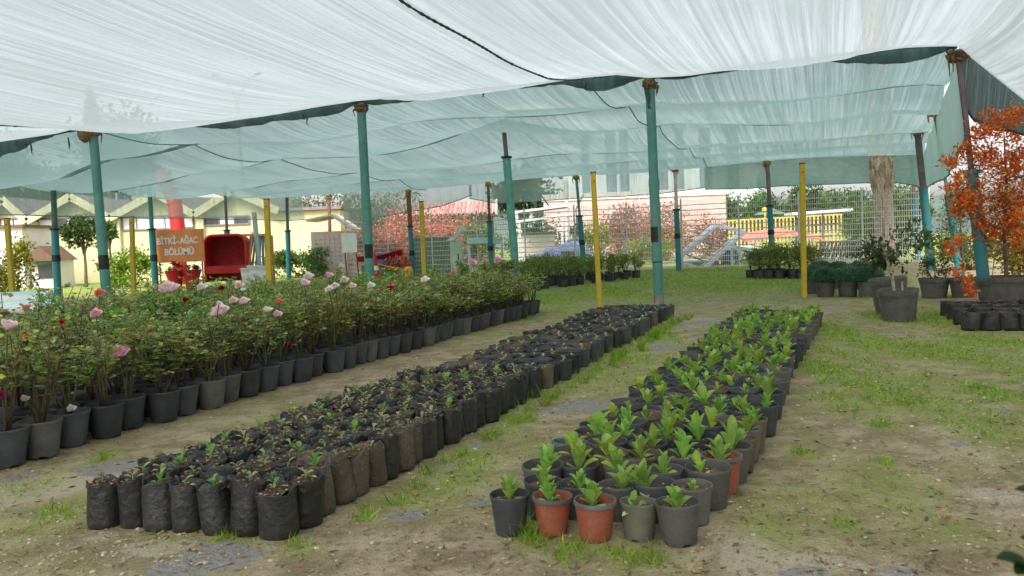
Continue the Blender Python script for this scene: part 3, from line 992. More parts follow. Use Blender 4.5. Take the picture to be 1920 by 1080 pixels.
# ================================================================== POSTS
def pole(name, label, group, topx, botx, d, joint, up, low, r_up, r_low, tie='tie_ochre', tie_r=0.1, bands=(), foot=None, collar='black_paint', sq=False, cat='post', sleeve=None):
    """a post standing on the ground; pixels are read once at its distance d to place base and head in the yard"""
    T = at_d(topx[0], topx[1], d)
    Q = at_d(botx[0], botx[1], d)
    B = T + (Q - T) * (T.z / (T.z - Q.z))
    Bz = Vector((B.x, B.y, 0))
    t = thing(name, label, cat, Bz, 0, group)
    top = T - Bz

    def at(py):
        k = (py - topx[1]) / (botx[1] - topx[1])
        q = at_d(topx[0] + (botx[0] - topx[0]) * k, py, d)
        return Vector((0, 0, 0)).lerp(top, min(1, max(0, q.z / T.z)))
    if sq:
        m = MB()
        m.bar((0, 0, -0.1), top, r_low * 2, r_low * 2)
        m.obj('square_tube', low, t)
        c = MB()
        c.bar(top + Vector((0, 0, 0.001)), top + Vector((0, 0, 0.03)), r_low * 2.15)
        c.obj('end_cap', 'brown_wood', t)
        h = MB()
        hp = top * 0.94
        h.tube([hp + Vector((0, -r_low - 0.004, 0)), hp + Vector((0, -r_low + 0.01, 0))], r_low * 0.3, 8)
        h.obj('bolt', 'black_paint', t)
        return t
    if joint:
        J = at(joint)
        m = MB()
        m.tube([(0, 0, -0.15), J * 0.5, J], r_low, 16)
        m.obj('lower_tube', low, t)
        m = MB()
        m.tube([J * 0.97, (J + top) / 2 + Vector((random.uniform(-.015, .015), 0, 0)), top], r_up, 14)
        m.obj('upper_tube', up, t)
        m = MB()
        m.tube([J - Vector((0, 0, 0.03)), J + Vector((0, 0, 0.03))], r_low * 1.35 if collar else r_low * 1.1, 14)
        m.obj('collar', collar or up, t)
    else:
        m = MB()
        m.tube([(0, 0, -0.15), top * 0.5, top], r_low, 18)
        m.obj('tube', low, t)
    if sleeve:
        J = at(sleeve)
        m = MB()
        m.tube([J - top.normalized() * 0.06, J + top.normalized() * 0.06], r_low * 1.14, 18)
        m.tube([(0, 0, 0.02), J], r_low * 1.08, 18)
        m.obj('sleeve', low, t)
    for (py0, py1, full) in bands:
        a, b = at(py1), at(py0)
        m = MB()
        if full is True:
            m.tube([a, b], r_low * 1.12, 16)
        else:
            # a tape patch on the front quarter
            P = []
            for q in (a, b):
                P.append([q + Vector((math.cos(x) * r_low * 1.13, math.sin(x) * r_low * 1.13, 0)) for x in np.linspace(-PI * 1.0 + full_off(full), -PI * 0.45 + full_off(full), 7)])
            m.grid(P)
        m.obj('black_band', 'black_paint', t)
    if foot:
        m = MB()
        m.tube([(0, 0, -0.1), at(foot) * 0.5, at(foot)], [r_low * 1.15, r_low * 1.12, r_low * 1.1], 16)
        m.obj('footing', 'concrete', t)
    if tie:
        m = MB()
        for i in range(3):
            zz = -0.03 - 0.05 * i
            m.lathe([(r_up * 0.9, -0.05), (tie_r * random.uniform(0.8, 1.15), -0.025), (tie_r * random.uniform(0.85, 1.2), 0.02), (r_up * 0.9, 0.05)], 12,
                    c=(top.x, top.y, top.z + zz), wob=lambda r, z, a, j: (r * (1 + 0.22 * math.sin(a * 3 + j + zz * 90)), z + 0.015 * math.sin(a * 2 + j)), cap_top=True)
        for i in range(4):
            a = random.uniform(0, 6.3)
            m.tube([top + Vector((math.cos(a) * r_up, math.sin(a) * r_up, -0.04)), top + Vector((math.cos(a) * tie_r * 1.3, math.sin(a) * tie_r * 1.3, -0.12)),
                    top + Vector((math.cos(a) * tie_r * 1.1, math.sin(a) * tie_r * 1.1, -0.12 - tie_r * random.uniform(0.6, 2.0)))], [0.02, 0.018, 0.006], 6)
        m.obj('tie', tie, t)
    return t


def full_off(f):
    return 0.0 if f == 2 else 0.95


def d_of_v(px, py, V):
    return at_v(px, py, V).y


GP = 'tall posts carrying the shade net'
p = pole('net_post', 'tall sea green post with a burlap bundle at its head, beside the orange sign', GP, (174, 242), (201, 570), d_of_v(174, 240, V_FRONT), None, 'teal_paint', 'teal_paint', 0.1, 0.105, 'burlap', 0.15,
         bands=((478, 505, True),), sleeve=415)
b = MB()
q = at_d(158, 252, d_of_v(174, 240, V_FRONT) - 0.1) - p.location
b.lathe([(0.02, -0.2), (0.12, -0.13), (0.15, 0.0), (0.12, 0.14), (0.05, 0.2)], 14, c=q, wob=lambda r, z, a, j: (r * (1 + 0.15 * math.sin(3 * a + j)), z))
b.obj('burlap_bundle', 'burlap', p)
pole('net_post', 'tall sea green post rising from the middle of the flowering roses', GP, (677, 196), (694, 530), d_of_v(677, 190, V_FRONT), None, 'teal_paint', 'teal_paint', 0.09, 0.092, 'burlap', 0.13, bands=((458, 484, 3),), sleeve=386)
p = pole('net_post', 'tall sea green post at the far end of the black pots, with dark tape', GP, (1218, 150), (1236, 575), d_of_v(1218, 148, V_FRONT), None, 'teal_paint', 'teal_paint', 0.082, 0.086, 'burlap', 0.12,
         bands=((425, 454, 2), (490, 492, True)), foot=553, sleeve=342)
r = MB()
tp = at_d(1213, 160, d_of_v(1218, 148, V_FRONT) - 0.09) - p.location
r.grid([[tp + Vector((x + (f * 0.05), 0.02 * math.sin(f * 9 + x * 30), -f * 0.42)) for x in (-0.07 + 0.03 * f, -0.02, 0.04 - 0.02 * f)] for f in np.linspace(0, 1, 7)])
r.obj('hanging_rag', 'net_fold', p)
pole('net_post', 'leaning right corner post with a purple upper tube behind the orange sapling', GP, (1795, 95), (1843, 508), d_of_v(1795, 95, V_FRONT), 322, 'purple_steel', 'blue_paint', 0.045, 0.095, 'burlap', 0.14, collar='blue_paint')
pole('net_post', 'light sea green post with a purple extension lifting the middle of the net', GP, (944, 226), (967, 505), TOP945.y, 295, 'purple_steel', 'teal_light', 0.065, 0.115, None, bands=())
GL = 'posts along the left edge of the roof'
for (lab, tx, bx, jy, up, rr) in (
        ('dark green post with blue lower half, nearest the left picture edge', (98, 322), (107, 520), 430, 'green_steel', 0.085),
        ('thin green and blue post beside the orange sign', (278, 330), (290, 510), 430, 'teal_paint', 0.08),
        ('purple and blue post in front of the red hooded seat', (421, 347), (429, 505), 432, 'purple_steel', 0.06),
        ('dark green and blue post in front of the blank cream wall', (538, 360), (541, 495), 433, 'green_steel', 0.075),
        ('rusty orange post with a blue foot at the far left corner of the roof', (616, 366), (620, 480), 436, 'rust_steel', 0.085)):
    u = U_LEFT + 0.2
    dd = at_u(tx[0], tx[1], u).y
    pole('net_post', lab, GL, tx, bx, dd, jy, up, 'blue_paint', rr, 0.115, 'tie_ochre' if tx[0] in (278, 421) else 'burlap', 0.13, bands=((478, 490, True),) if tx[0] < 300 else ())
GB = 'posts along the back edge of the roof'
for (lab, tx, bx, jy, up, rr) in (
        ('rusty brown post with a blue foot before the green tank', (765, 352), (773, 488), 425, 'rust_steel', 0.1),
        ('grey green post with a blue foot in front of the pale blue stand', (915, 342), (921, 488), 416, 'green_steel', 0.06),
        ('thin teal post with a blue foot in front of the blue tarpaulin', (1080, 329), (1093, 475), 405, 'teal_paint', 0.055),
        ('pale post with a blue foot left of the leaning steel frame', (1265, 314), (1273, 508), 393, 'pale_steel', 0.065),
        ('purple post with a teal foot right of the leaning steel frame', (1438, 302), (1447, 460), 386, 'purple_steel', 0.075)):
    dd = d_of_v(tx[0], tx[1], 32.0)
    pole('net_post', lab, GB, tx, bx, dd, jy, up, 'blue_paint', rr, 0.105, 'tie_ochre', 0.12, bands=((jy + 45, jy + 54, True),))
GR = 'posts along the right edge of the roof'
for (lab, tx, bx, jy, up, rr, dd, lr) in (
        ('purple and blue post at the far right corner of the roof', (1708, 284), (1722, 480), 368, 'purple_steel', 0.07, 31.5, 0.11),
        ('thick purple and blue post right of the palm trunk', (1720, 243), (1744, 480), 352, 'purple_steel', 0.095, 24.6, 0.125),
        ('dark green post with ochre rags around its head and a blue foot', (1752, 204), (1796, 490), 368, 'green_steel', 0.04, 20.4, 0.075)):
    pole('net_post', lab, GR, tx, bx, dd, jy, up, 'blue_paint', rr, lr, 'tie_ochre', 0.13, collar=None)
GY = 'yellow square posts'
for (lab, tx, bx, dd) in (
        ('yellow square post by the white pipes at the left edge of the picture', (13, 411), (25, 570), 22.0),
        ('yellow square post between the tall front post and the orange sign', (247, 408), (251, 555), 24.6),
        ('yellow square post in front of the cream wall beside the rack of grey pipes', (500, 375), (505, 520), 19.5),
        ('yellow square post among the roses left of the green tank', (790, 379), (796, 520), 22.5),
        ('yellow square post at the far end of the black pots, right of the blue tarpaulin', (1112, 325), (1125, 580), 15.3),
        ('yellow square post beside the blue green mounds', (1504, 308), (1508, 555), 16.0)):
    pole('yellow_post', lab, GY, tx, bx, dd, None, None, 'yellow_paint', 0, 0.046 if dd < 18 else 0.06, sq=True)

# ================================================================== POTS, BAGS, PLANTS
def pot_mesh(name, r_top, r_bot, h, lip, matn, feet=True, n=28, ribs=0):
    mb = MB()
    prof = [(r_bot * 0.97, 0.004), (r_bot, 0.012)]
    m = 6
    for i in range(1, m + 1):
        f = i / m
        z = 0.012 + (h - lip - 0.012) * f
        prof.append((r_bot + (r_top * 0.955 - r_bot) * f, z))
    prof += [(r_top * 0.995, h - lip + 0.001), (r_top, h - lip * 0.6), (r_top * 1.005, h - 0.004), (r_top * 0.99, h), (r_top * 0.95, h - 0.001), (r_top * 0.935, h - 0.008), (r_top * 0.90, h - 0.045), (r_top * 0.86, h * 0.55)]
    e = random.uniform(-0.03, 0.03)
    ph = random.uniform(0, 6)

    def wob(r, z, a, j):
        k = 1 + e * (z / h) * math.cos(2 * (a - ph)) + 0.008 * math.sin(3 * a + ph) * (z / h)
        zz = z
        if feet and z < 0.006:
            zz = 0.0 if (int(a / (2 * PI) * n) % 7) > 1 else 0.018
        return r * k, zz
    mb.lathe(prof, n, wob=wob, cap_bottom=True)
    return mb.mesh(name, matn, 'auto')


def soil_mesh(name, r, z, matn='soil', n=18, amp=0.008):
    mb = MB()
    vs = [(0, 0, z + amp)]
    fs = []
    for k, f in enumerate((0.35, 0.7, 1.0)):
        for i in range(n):
            a = 2 * PI * i / n
            vs.append((r * f * math.cos(a), r * f * math.sin(a), z + random.uniform(-amp, amp) - (0.004 if f == 1 else 0)))
    for i in range(n):
        fs.append((0, 1 + i, 1 + (i + 1) % n))
        for k in range(2):
            a = 1 + k * n
            fs.append((a + i, a + n + i, a + n + (i + 1) % n, a + (i + 1) % n))
    mb.add(vs, fs)
    # crumbs and chips
    for i in range(24):
        a, q = random.random() * 6.3, r * random.random() ** 0.5 * 0.9
        s = random.uniform(0.003, 0.008)
        k = random.choice((0.5, 1.5, 3.2, 4.0))
        mb.lathe([(s * 0.5, 0), (s, s * 0.4), (s * 0.4, s * 0.8)], 5, c=(q * math.cos(a), q * math.sin(a), z), cap_top=True, mi=1, tint=(k * 0.7, k * 0.6, k * 0.5))
    return mb.mesh(name, [matn, 'litter'], True)


def strip_leaf(mb, base, az, length, width, lean, curl, tint, mi=0, seg=5, spat=0.62, fold=0.25):
    """one blade: stalk, then a spoon-shaped blade that bends outwards"""
    d = Vector((math.cos(az), math.sin(az), 0))
    s = Vector((-math.sin(az), math.cos(az), 0))
    P = []
    p = Vector(base)
    el = PI / 2 - lean
    for i in range(seg + 1):
        f = i / seg
        w = width * (0.16 + 0.84 * max(0.0, math.sin(PI * f ** 1.55)) ** 0.65) if f < 0.999 else width * 0.22
        nrm = d * (-math.sin(el)) + Vector((0, 0, math.cos(el)))
        P.append([p - s * w * 0.5 + nrm * w * fold, p, p + s * w * 0.5 + nrm * w * fold])
        p = p + (d * math.cos(el) + Vector((0, 0, math.sin(el)))) * (length / seg)
        el -= curl / seg
    mb.grid(P, mi, tint)


def seedling_mesh(name, n, ln, wd, leanr, matn, r=0.01, tints=((1, 1, 1),), z=0.0, spread=0.0, lo_yellow=0):
    mb = MB()
    a0 = random.random() * 6.3
    for i in range(n):
        az = a0 + i * 2.399 + random.uniform(-0.3, 0.3)
        f = i / max(1, n - 1)
        L_ = ln * random.uniform(0.65, 1.15) * (0.75 + 0.45 * f)
        lean = leanr[0] + (leanr[1] - leanr[0]) * (1 - f) + random.uniform(-0.12, 0.12)
        b = (spread * math.cos(az) + r * math.cos(az) * (1 - f), spread * math.sin(az) + r * math.sin(az) * (1 - f), z + 0.02 * f)
        t = random.choice(tints)
        k = random.uniform(0.8, 1.2)
        if i < lo_yellow:
            t = random.choice(((1.9, 1.5, 2.2), (2.2, 1.4, 2.0), (1.5, 1.3, 1.2)))
            lean = random.uniform(1.1, 1.5)
        strip_leaf(mb, b, az, L_, wd * random.uniform(0.75, 1.2), lean, random.uniform(0.2, 0.9), (t[0] * k, t[1] * k, t[2] * k))
    mb.tube([(0, 0, z - 0.01), (0, 0, z + 0.025)], [0.007, 0.005], 6, tint=(0.9, 0.9, 0.8))
    return mb.mesh(name, matn, True)


POT_S = {k: [pot_mesh('pot', 0.088 * f, 0.066 * f, 0.172, 0.016, m) for f in (0.97, 1.0, 1.05)] for k, m in (('black', 'pot_black'), ('grey', 'pot_grey'), ('terracotta', 'terracotta'), ('olive', 'pot_olive'), ('brown', 'pot_brown'))}
RIM_S = MB()
RIM_S.lathe([(0.0885, 0.156), (0.0915, 0.158), (0.092, 0.170), (0.090, 0.1765), (0.085, 0.1765), (0.0825, 0.170)], 28, cap_bottom=False)
RIM_GREY, RIM_GREEN = RIM_S.mesh('rim', 'pot_grey', 'auto'), RIM_S.mesh('rim', 'pot_green_rim', 'auto')
SOIL_S = [soil_mesh('soil', 0.080, 0.142, random.choice(('soil', 'soil_dry')), amp=0.007) for i in range(4)]
SEED = []
for i in range(12):
    big = i < 7
    SEED.append(seedling_mesh('seedling', random.randint(8, 14) if big else random.randint(4, 6), random.uniform(0.07, 0.098) if big else 0.056, random.uniform(0.031, 0.043) if big else 0.03, (0.1, 0.7), 'seedling_leaf', 0.012,
                              ((1, 1, 1), (0.8, 0.9, 0.8), (1.25, 1.12, 0.9)) if i % 4 != 3 else ((1.5, 1.15, 0.7), (1.8, 1.25, 0.6), (1, 1, 1)), z=0.142, lo_yellow=random.choice((0, 1, 2)) if big else 1))

GP5 = 'block of potted leafy seedlings'
SHARE5 = 'dark pot with an upright bright green seedling, behind the front rows of its block'
protos = {}


def seed_pot(kind, x, y, label, rz, sc, seedm):
    if 'base' not in protos:
        t = thing('potted_seedling', label, 'potted seedling', (x, y, 0), rz, GP5)
        t.scale = (sc, sc, sc)
        link('pot', POT_S[kind][0], t)
        link('soil', SOIL_S[0], t)
        link('seedling', seedm, t)
        protos['base'] = t
        return t
    t = copy_thing(protos['base'], (x, y, 0), rz, label, sc, {'pot': random.choice(POT_S[kind]), 'soil': random.choice(SOIL_S), 'seedling': seedm})
    t.rotation_euler = (random.gauss(0, 0.025), random.gauss(0, 0.025), rz)
    for ch in t.children:
        if ch.name.startswith('seedling'):
            k = random.uniform(0.8, 1.2)
            ch.scale = (k * random.uniform(0.9, 1.1), k, k * random.uniform(0.9, 1.1))
            ch.location.z = 0.142 * (1 - ch.scale.z)
            ch.rotation_euler = (random.gauss(0, 0.10), random.gauss(0, 0.10), random.uniform(0, 6.3))
    return t


def bil(c, s, t):
    return c[0].lerp(c[1], s).lerp(c[2].lerp(c[3], s), t)


cor5 = [ground(958, 1000), ground(1277, 1014), ground(1398, 606), ground(1531, 610)]
ORD = ['front', 'second', 'third', 'fourth', 'fifth', 'sixth']
NR5 = 39
for r in range(NR5):
    t = r / (NR5 - 1)
    n = 5 if r == 0 else (5 if r % 2 == 0 else 5)
    if r > 7:
        n = 6 if r % 2 else 5
    for i in range(n):
        s = i / (n - 1) if r == 0 else (i + (0.30 if r % 2 else 0.0)) / (n - 1 + (0.30 if r % 2 else 0.0))
        if r > 7:
            s = i / (n - 1) if n == 6 else (i + 0.5) / 5
        p = bil(cor5, s, t)
        w = 0.04 * math.sin(PI * min(1, t * 2.2))
        q = p + UV(w * (s - 0.2) * 3 + random.gauss(0, 0.008), random.gauss(0, 0.011))
        if r == 0:
            q += UV(0, -0.028 if i in (2, 4) else 0.012)
        kind = random.choice(('black', 'black', 'black', 'grey', 'grey', 'brown'))
        lab = SHARE5
        pos = ['leftmost', 'second', 'middle', 'fourth', 'rightmost'][i] if i < 5 else 'rightmost'
        if r == 0:
            kind = ('black', 'terracotta', 'terracotta', 'olive', 'grey')[i]
            lab = ('dark pot with a small seedling at the left end of the front row',
                   'terracotta pot with a bushy seedling, beside the black pot in the front row',
                   'terracotta pot with a sparse seedling, beside the olive grey pot in front',
                   'olive grey pot with a tiny seedling, between terracotta and charcoal front pots',
                   'charcoal pot nearest the camera at the right end of the front row')[i]
        elif r < 6:
            lab = '%s seedling pot, %s from the left in the %s row of its block' % ({'black': 'black', 'grey': 'charcoal', 'brown': 'brownish'}[kind], ['first', 'second', 'third', 'fourth', 'fifth', 'sixth'][i], ORD[r])
            if r == 3 and i == n - 1:
                kind, lab = 'terracotta', 'red terracotta pot half hidden on the right side of the seedling block'
        seedm = random.choice(SEED[:7]) if random.random() < (0.9 if r < 3 else 0.70) else random.choice(SEED[7:])
        sc = random.uniform(0.94, 1.06)
        o = seed_pot(kind, q.x, q.y, lab, random.uniform(0, 6.3), sc * (1.06 if r == 0 and i == 4 else (1.02 if r < 2 else 1.15)), seedm)
        if kind == 'terracotta':
            link('rim', RIM_GREY, o)
        if r == 4 and i == 0:
            o['label'] = 'small pot with a green rim on the left edge of the seedling block'
            link('rim', RIM_GREEN, o)
        if r > 6 and random.random() < 0.13:
            # a pot whose seedling failed: only soil and a stub
            for ch in list(o.children):
                if ch.name.startswith('seedling'):
                    bpy.data.objects.remove(ch)
            o['label'] = 'small dark pot of bare soil among the leafy seedlings'
            o['group'] = 'bare pots in the seedling block'

# ---------------------------------------------------------------- grow bags
def bag_mesh(name, r, h, matn):
    mb = MB()
    sd = random.random() * 50
    n = 26
    zs = [0, 0.012, 0.05, 0.1, 0.15, 0.2, 0.25, 0.28, 0.30]
    zs = [z / 0.30 * h for z in zs]
    prof = [(r * (0.86 if i == 0 else (0.97 if i == 1 else 1.0)), z) for i, z in enumerate(zs)]
    prof += [(r * 1.0, h + 0.006), (r * 0.95, h + 0.004), (r * 0.93, h - 0.03), (r * 0.9, h - 0.07)]
    sq = random.uniform(-0.09, 0.09)
    lean = random.uniform(-0.02, 0.02)

    def wob(rr, z, a, j):
        f = z / h
        k = 1 + 0.06 * mnoise.noise(Vector((math.cos(a) * 1.6, math.sin(a) * 1.6, z * 9 + sd))) + 0.025 * mnoise.noise(Vector((math.cos(a) * 5, math.sin(a) * 5, z * 14 + sd)))
        k *= 1 + sq * math.cos(2 * a + sd) + (0.05 * math.sin(5 * a + sd) if f > 0.9 else 0)
        zz = z
        if f > 0.9:
            zz = z + 0.028 * mnoise.noise(Vector((math.cos(a) * 1.4, math.sin(a) * 1.4, sd * 2))) + 0.008 * math.sin(7 * a + sd)
        return rr * k + lean * f * math.cos(a), zz
    mb.lathe(prof, n, wob=wob)
    return mb.mesh(name, matn, True)


BAGS = [bag_mesh('bag', 0.083, random.uniform(0.222, 0.248), 'bag_black') for i in range(8)]
BAGS_B = [bag_mesh('bag', 0.083, random.uniform(0.222, 0.245), 'bag_brown') for i in range(5)]
BSOIL = [soil_mesh('soil', 0.079, 0.222, random.choice(('soil', 'soil', 'soil_dry')), amp=0.012) for i in range(4)]
SPR = [seedling_mesh('sprout', random.randint(4, 7), random.uniform(0.028, 0.048), 0.025, (0.85, 1.5), 'sprout_leaf', 0.02, ((1, 1, 1), (0.8, 0.95, 0.7), (1.2, 1.05, 0.9), (0.5, 0.7, 0.35), (0.95, 0.7, 0.5)), z=0.233) for i in range(9)]
SPR += [seedling_mesh('sprout', 5, 0.05, 0.035, (0.4, 1.0), 'seedling_leaf', 0.01, ((0.8, 0.9, 1), (0.65, 0.75, 0.8)), z=0.222) for i in range(2)]
SPR_P = [seedling_mesh('sprout', random.randint(3, 6), random.uniform(0.03, 0.055), 0.024, (0.6, 1.25), 'sprout_leaf', 0.012, ((1, 1, 1), (0.8, 0.95, 0.7), (1.2, 1.1, 1.1)), z=0.165) for i in range(6)]
cor_b = [ground(205, 985), ground(535, 1005), ground(1140, 594), ground(1256, 594)]
gb = None
TB = 0.33
rows_b = 22
GB7 = 'block of black grow bags'
for r in range(rows_b):
    t = r / (rows_b - 1) * TB
    for i in range(7):
        s = (i + (0.22 if r % 2 else 0)) / 6.22
        q = bil(cor_b, s, t) + UV(random.gauss(0, 0.010), random.gauss(0, 0.012))
        if r == 0:
            lab = ('black grow bag with a bushy pale sprout at the left end of the front row',
                   'black grow bag standing second from the left end of the front row',
                   'black grow bag standing third from the left in the front row',
                   'squat black grow bag in the middle of the front row, with litter on top',
                   'narrow black grow bag right of the middle of the front row',
                   'black grow bag with a brown open top, second from the right in the front row',
                   'broad black grow bag at the front right corner of the bag block')[i]
        elif i == 6 and r < 6:
            lab = ['', 'dark grow bag directly behind the front right corner bag', 'brown dusty grow bag on the right side, third from the front corner', 'brown dusty grow bag on the right side, fourth from the front corner',
                   'brown dusty grow bag on the right side, fifth from the front corner', 'brown dusty grow bag on the right side, sixth from the front corner'][r]
        elif r < 3:
            lab = 'black grow bag with a small sprout, %s from the left in the %s row' % (['first', 'second', 'third', 'fourth', 'fifth', 'sixth', 'seventh'][i], ORD[r])
        else:
            lab = 'dark grow bag with a tiny pale sprout inside the bag block, behind its front rows'
        brown = (i == 6 and r in (2, 3, 4, 5, 7, 8)) or (r > 2 and random.random() < 0.05)
        m = random.choice(BAGS_B if brown else BAGS)
        sp = random.choice(SPR)
        sc = random.uniform(0.93, 1.05)
        scv = (sc * (1.14 if r == 0 and i == 6 else 1), sc * random.uniform(0.94, 1.06) * (1.12 if r == 0 and i == 6 else 1), sc * random.uniform(0.94, 1.06))
        rz = random.uniform(0, 6.3)
        if gb is None:
            gb = thing('grow_bag', lab, 'grow bag', (q.x, q.y, 0), rz, GB7)
            gb.scale = scv
            link('bag', m, gb)
            link('soil', BSOIL[0], gb)
            link('sprout', SPR[0], gb)
        else:
            o = copy_thing(gb, (q.x, q.y, 0), rz, lab, scv, {'bag': m, 'soil': random.choice(BSOIL), 'sprout': sp})
            o.rotation_euler = (random.gauss(0, 0.04), random.gauss(0, 0.04), rz)
# ---------------------------------------------------------------- black pots behind the bags
POT_M = [pot_mesh('pot', 0.094 * f, 0.076, 0.20, 0.016, m, n=24) for f in (0.97, 1.03) for m in ('pot_black', 'pot_black', 'bag_black', 'pot_brown')]
SOIL_M = [soil_mesh('soil', 0.087, 0.172, 'soil') for i in range(3)]
gm = None
rows_m = 35
for r in range(rows_m):
    t = TB + 0.022 + r / (rows_m - 1) * (1 - TB - 0.022)
    for i in range(6):
        s = (i + (0.3 if r % 2 else 0)) / 5.3
        q = bil(cor_b, s, t) + UV(random.gauss(0, 0.009) + 0.03 * math.sin(r * 0.4), random.gauss(0, 0.01))
        lab = 'black pot of dark soil with a tiny sprout, behind the grow bags'
        if r == 0 and i == 5:
            lab = 'black pot with an open rim on the right edge where the grow bags end'
        if r == rows_m - 1 and i == 5:
            lab = 'black pot at the far end of the block, by the tall sea green post'
        if r == rows_m - 1 and i == 0:
            lab = 'black pot at the far end of the block, by the yellow post'
        sc = random.uniform(0.94, 1.05)
        if gm is None:
            gm = thing('soil_pot', lab, 'black pot', (q.x, q.y, 0), 0, 'block of black pots behind the grow bags')
            link('pot', POT_M[0], gm)
            link('soil', SOIL_M[0], gm)
            link('sprout', SPR_P[0], gm)
        else:
            copy_thing(gm, (q.x, q.y, 0), random.uniform(0, 6.3), lab, sc, {'pot': random.choice(POT_M), 'soil': random.choice(SOIL_M), 'sprout': random.choice(SPR_P) if random.random() < 0.7 else None})

# ---------------------------------------------------------------- roses
POT_R = [pot_mesh('pot', 0.138, 0.098, 0.245, 0.021, m, n=28) for m in ('pot_black', 'pot_black', 'pot_grey', 'pot_black', 'pot_black', 'pot_black')]
SOIL_R = [soil_mesh('soil', 0.122, 0.212, 'soil') for i in range(3)]


def rose_meshes(i, lush=False):
    st, lf = MB(), MB()
    h = random.uniform(0.36, 0.68)
    tips = []
    for k in range(random.randint(4, 7)):
        a = random.random() * 6.3
        r1, r2 = random.uniform(0.04, 0.12), random.uniform(0.12, 0.27)
        hh = h * random.uniform(0.75, 1.05)
        p0 = Vector((0.02 * math.cos(a), 0.02 * math.sin(a), 0.22))
        p1 = Vector((r1 * math.cos(a), r1 * math.sin(a), 0.22 + hh * 0.5))
        a2 = a + random.uniform(-0.5, 0.5)
        p2 = Vector((r2 * math.cos(a2), r2 * math.sin(a2), 0.22 + hh))
        st.tube([p0, p1, p2], [0.0075, 0.006, 0.003], 6)
        for f in np.linspace(0.34, 1.0, 8):
            q = p0.lerp(p1, f * 2) if f < 0.5 else p1.lerp(p2, f * 2 - 1)
            tips.append((q, f))
        for b in range(2):
            f = random.uniform(0.45, 0.8)
            q = p0.lerp(p1, f * 2) if f < 0.5 else p1.lerp(p2, f * 2 - 1)
            e = q + Vector((random.uniform(-0.15, 0.15), random.uniform(-0.15, 0.15), random.uniform(0.05, 0.2)))
            st.tube([q, e], [0.004, 0.002], 5)
            for f2 in (0.35, 0.7, 1.0):
                tips.append((q.lerp(e, f2), 0.8))
    sel = i % 4
    cols = [G0, G1, G2, YEL, BRN, RED]
    wts = ([6, 5, 2, 0.2, 0.6, 0.12], [5, 5, 2, 0.5, 0.9, 0.15], [6, 4, 3, 0.12, 0.4, 0.2], [4, 6, 1, 0.25, 1.6, 0.3])[sel]
    if lush:
        cols, wts = [(0.62, 1.15, 0.5), (0.45, 0.9, 0.45), (0.85, 1.4, 0.6), G1], [4, 3, 3, 1]
    # compound leaves: a few leaflets round each node
    P, D, W = [], [], []
    for (q, f) in tips:
        for c in range(random.choice((0, 0, 1)) if f < 0.5 else random.choice((1, 1, 2))):
            a = random.random() * 6.3
            ax = Vector((math.cos(a), math.sin(a), random.uniform(-0.2, 0.6))).normalized()
            sd = Vector((-math.sin(a), math.cos(a), 0))
            ln = random.uniform(0.03, 0.06)
            P.append(q + ax * ln * 1.0); D.append(ax); W.append(ln)
            for sgn in (-1, 1):
                P.append(q + ax * ln * 0.75); D.append((ax * 0.4 + sd * sgn).normalized()); W.append(ln * 0.9)
                if random.random() < 0.7:
                    P.append(q + ax * ln * 0.3); D.append((ax * 0.3 + sd * sgn).normalized()); W.append(ln * 0.75)
    P = np.array([p[:] for p in P]); D = np.array([p[:] for p in D]); W = np.array(W)
    n = len(P)
    Nn = rand_dir(n, 1.6)
    T = palette(n, cols, wts, 0.22)
    # one or two canes have turned yellow or brown
    for q in range(random.choice((0, 0, 1, 1))):
        a = random.random() * 6.3
        side = (P[:, 0] * math.cos(a) + P[:, 1] * math.sin(a)) > 0.10
        pick = side & (rng.random(n) < 0.45)
        T[pick] = palette(int(pick.sum()), [YEL, BRN, (1.9, 1.4, 0.6)], [2, 2, 2], 0.2)
    lf.addq(leaf_quads(P, D, Nn, W, W * 0.68), T, 0)
    return st.mesh('stems', random.choice(('stem_green', 'stem_brown')), True), lf.mesh('leaves', 'rose_leaf', False)


ROSES = [rose_meshes(i) for i in range(12)]
LUSH = [rose_meshes(i, True) for i in range(4)]


def bloom_mesh(name, r, col, petals=22, openness=1.0):
    mb = MB()
    for i in range(petals):
        f = i / (petals - 1)
        az = i * 2.399
        ln = r * (0.75 + 0.45 * f)
        k = 0.85 + 0.3 * f if True else 1
        cc = tuple(min(1.25, c * (0.80 + 0.40 * f) * random.uniform(0.93, 1.07)) for c in col)
        strip_leaf(mb, (0.1 * r * math.cos(az), 0.1 * r * math.sin(az), -r * 0.35), az, ln * 1.25, r * (0.7 + 0.5 * f), 0.10 + 0.85 * f * openness, -1.3 + 1.1 * f, cc, seg=4, fold=0.35)
    return mb.mesh(name, 'petal', True)


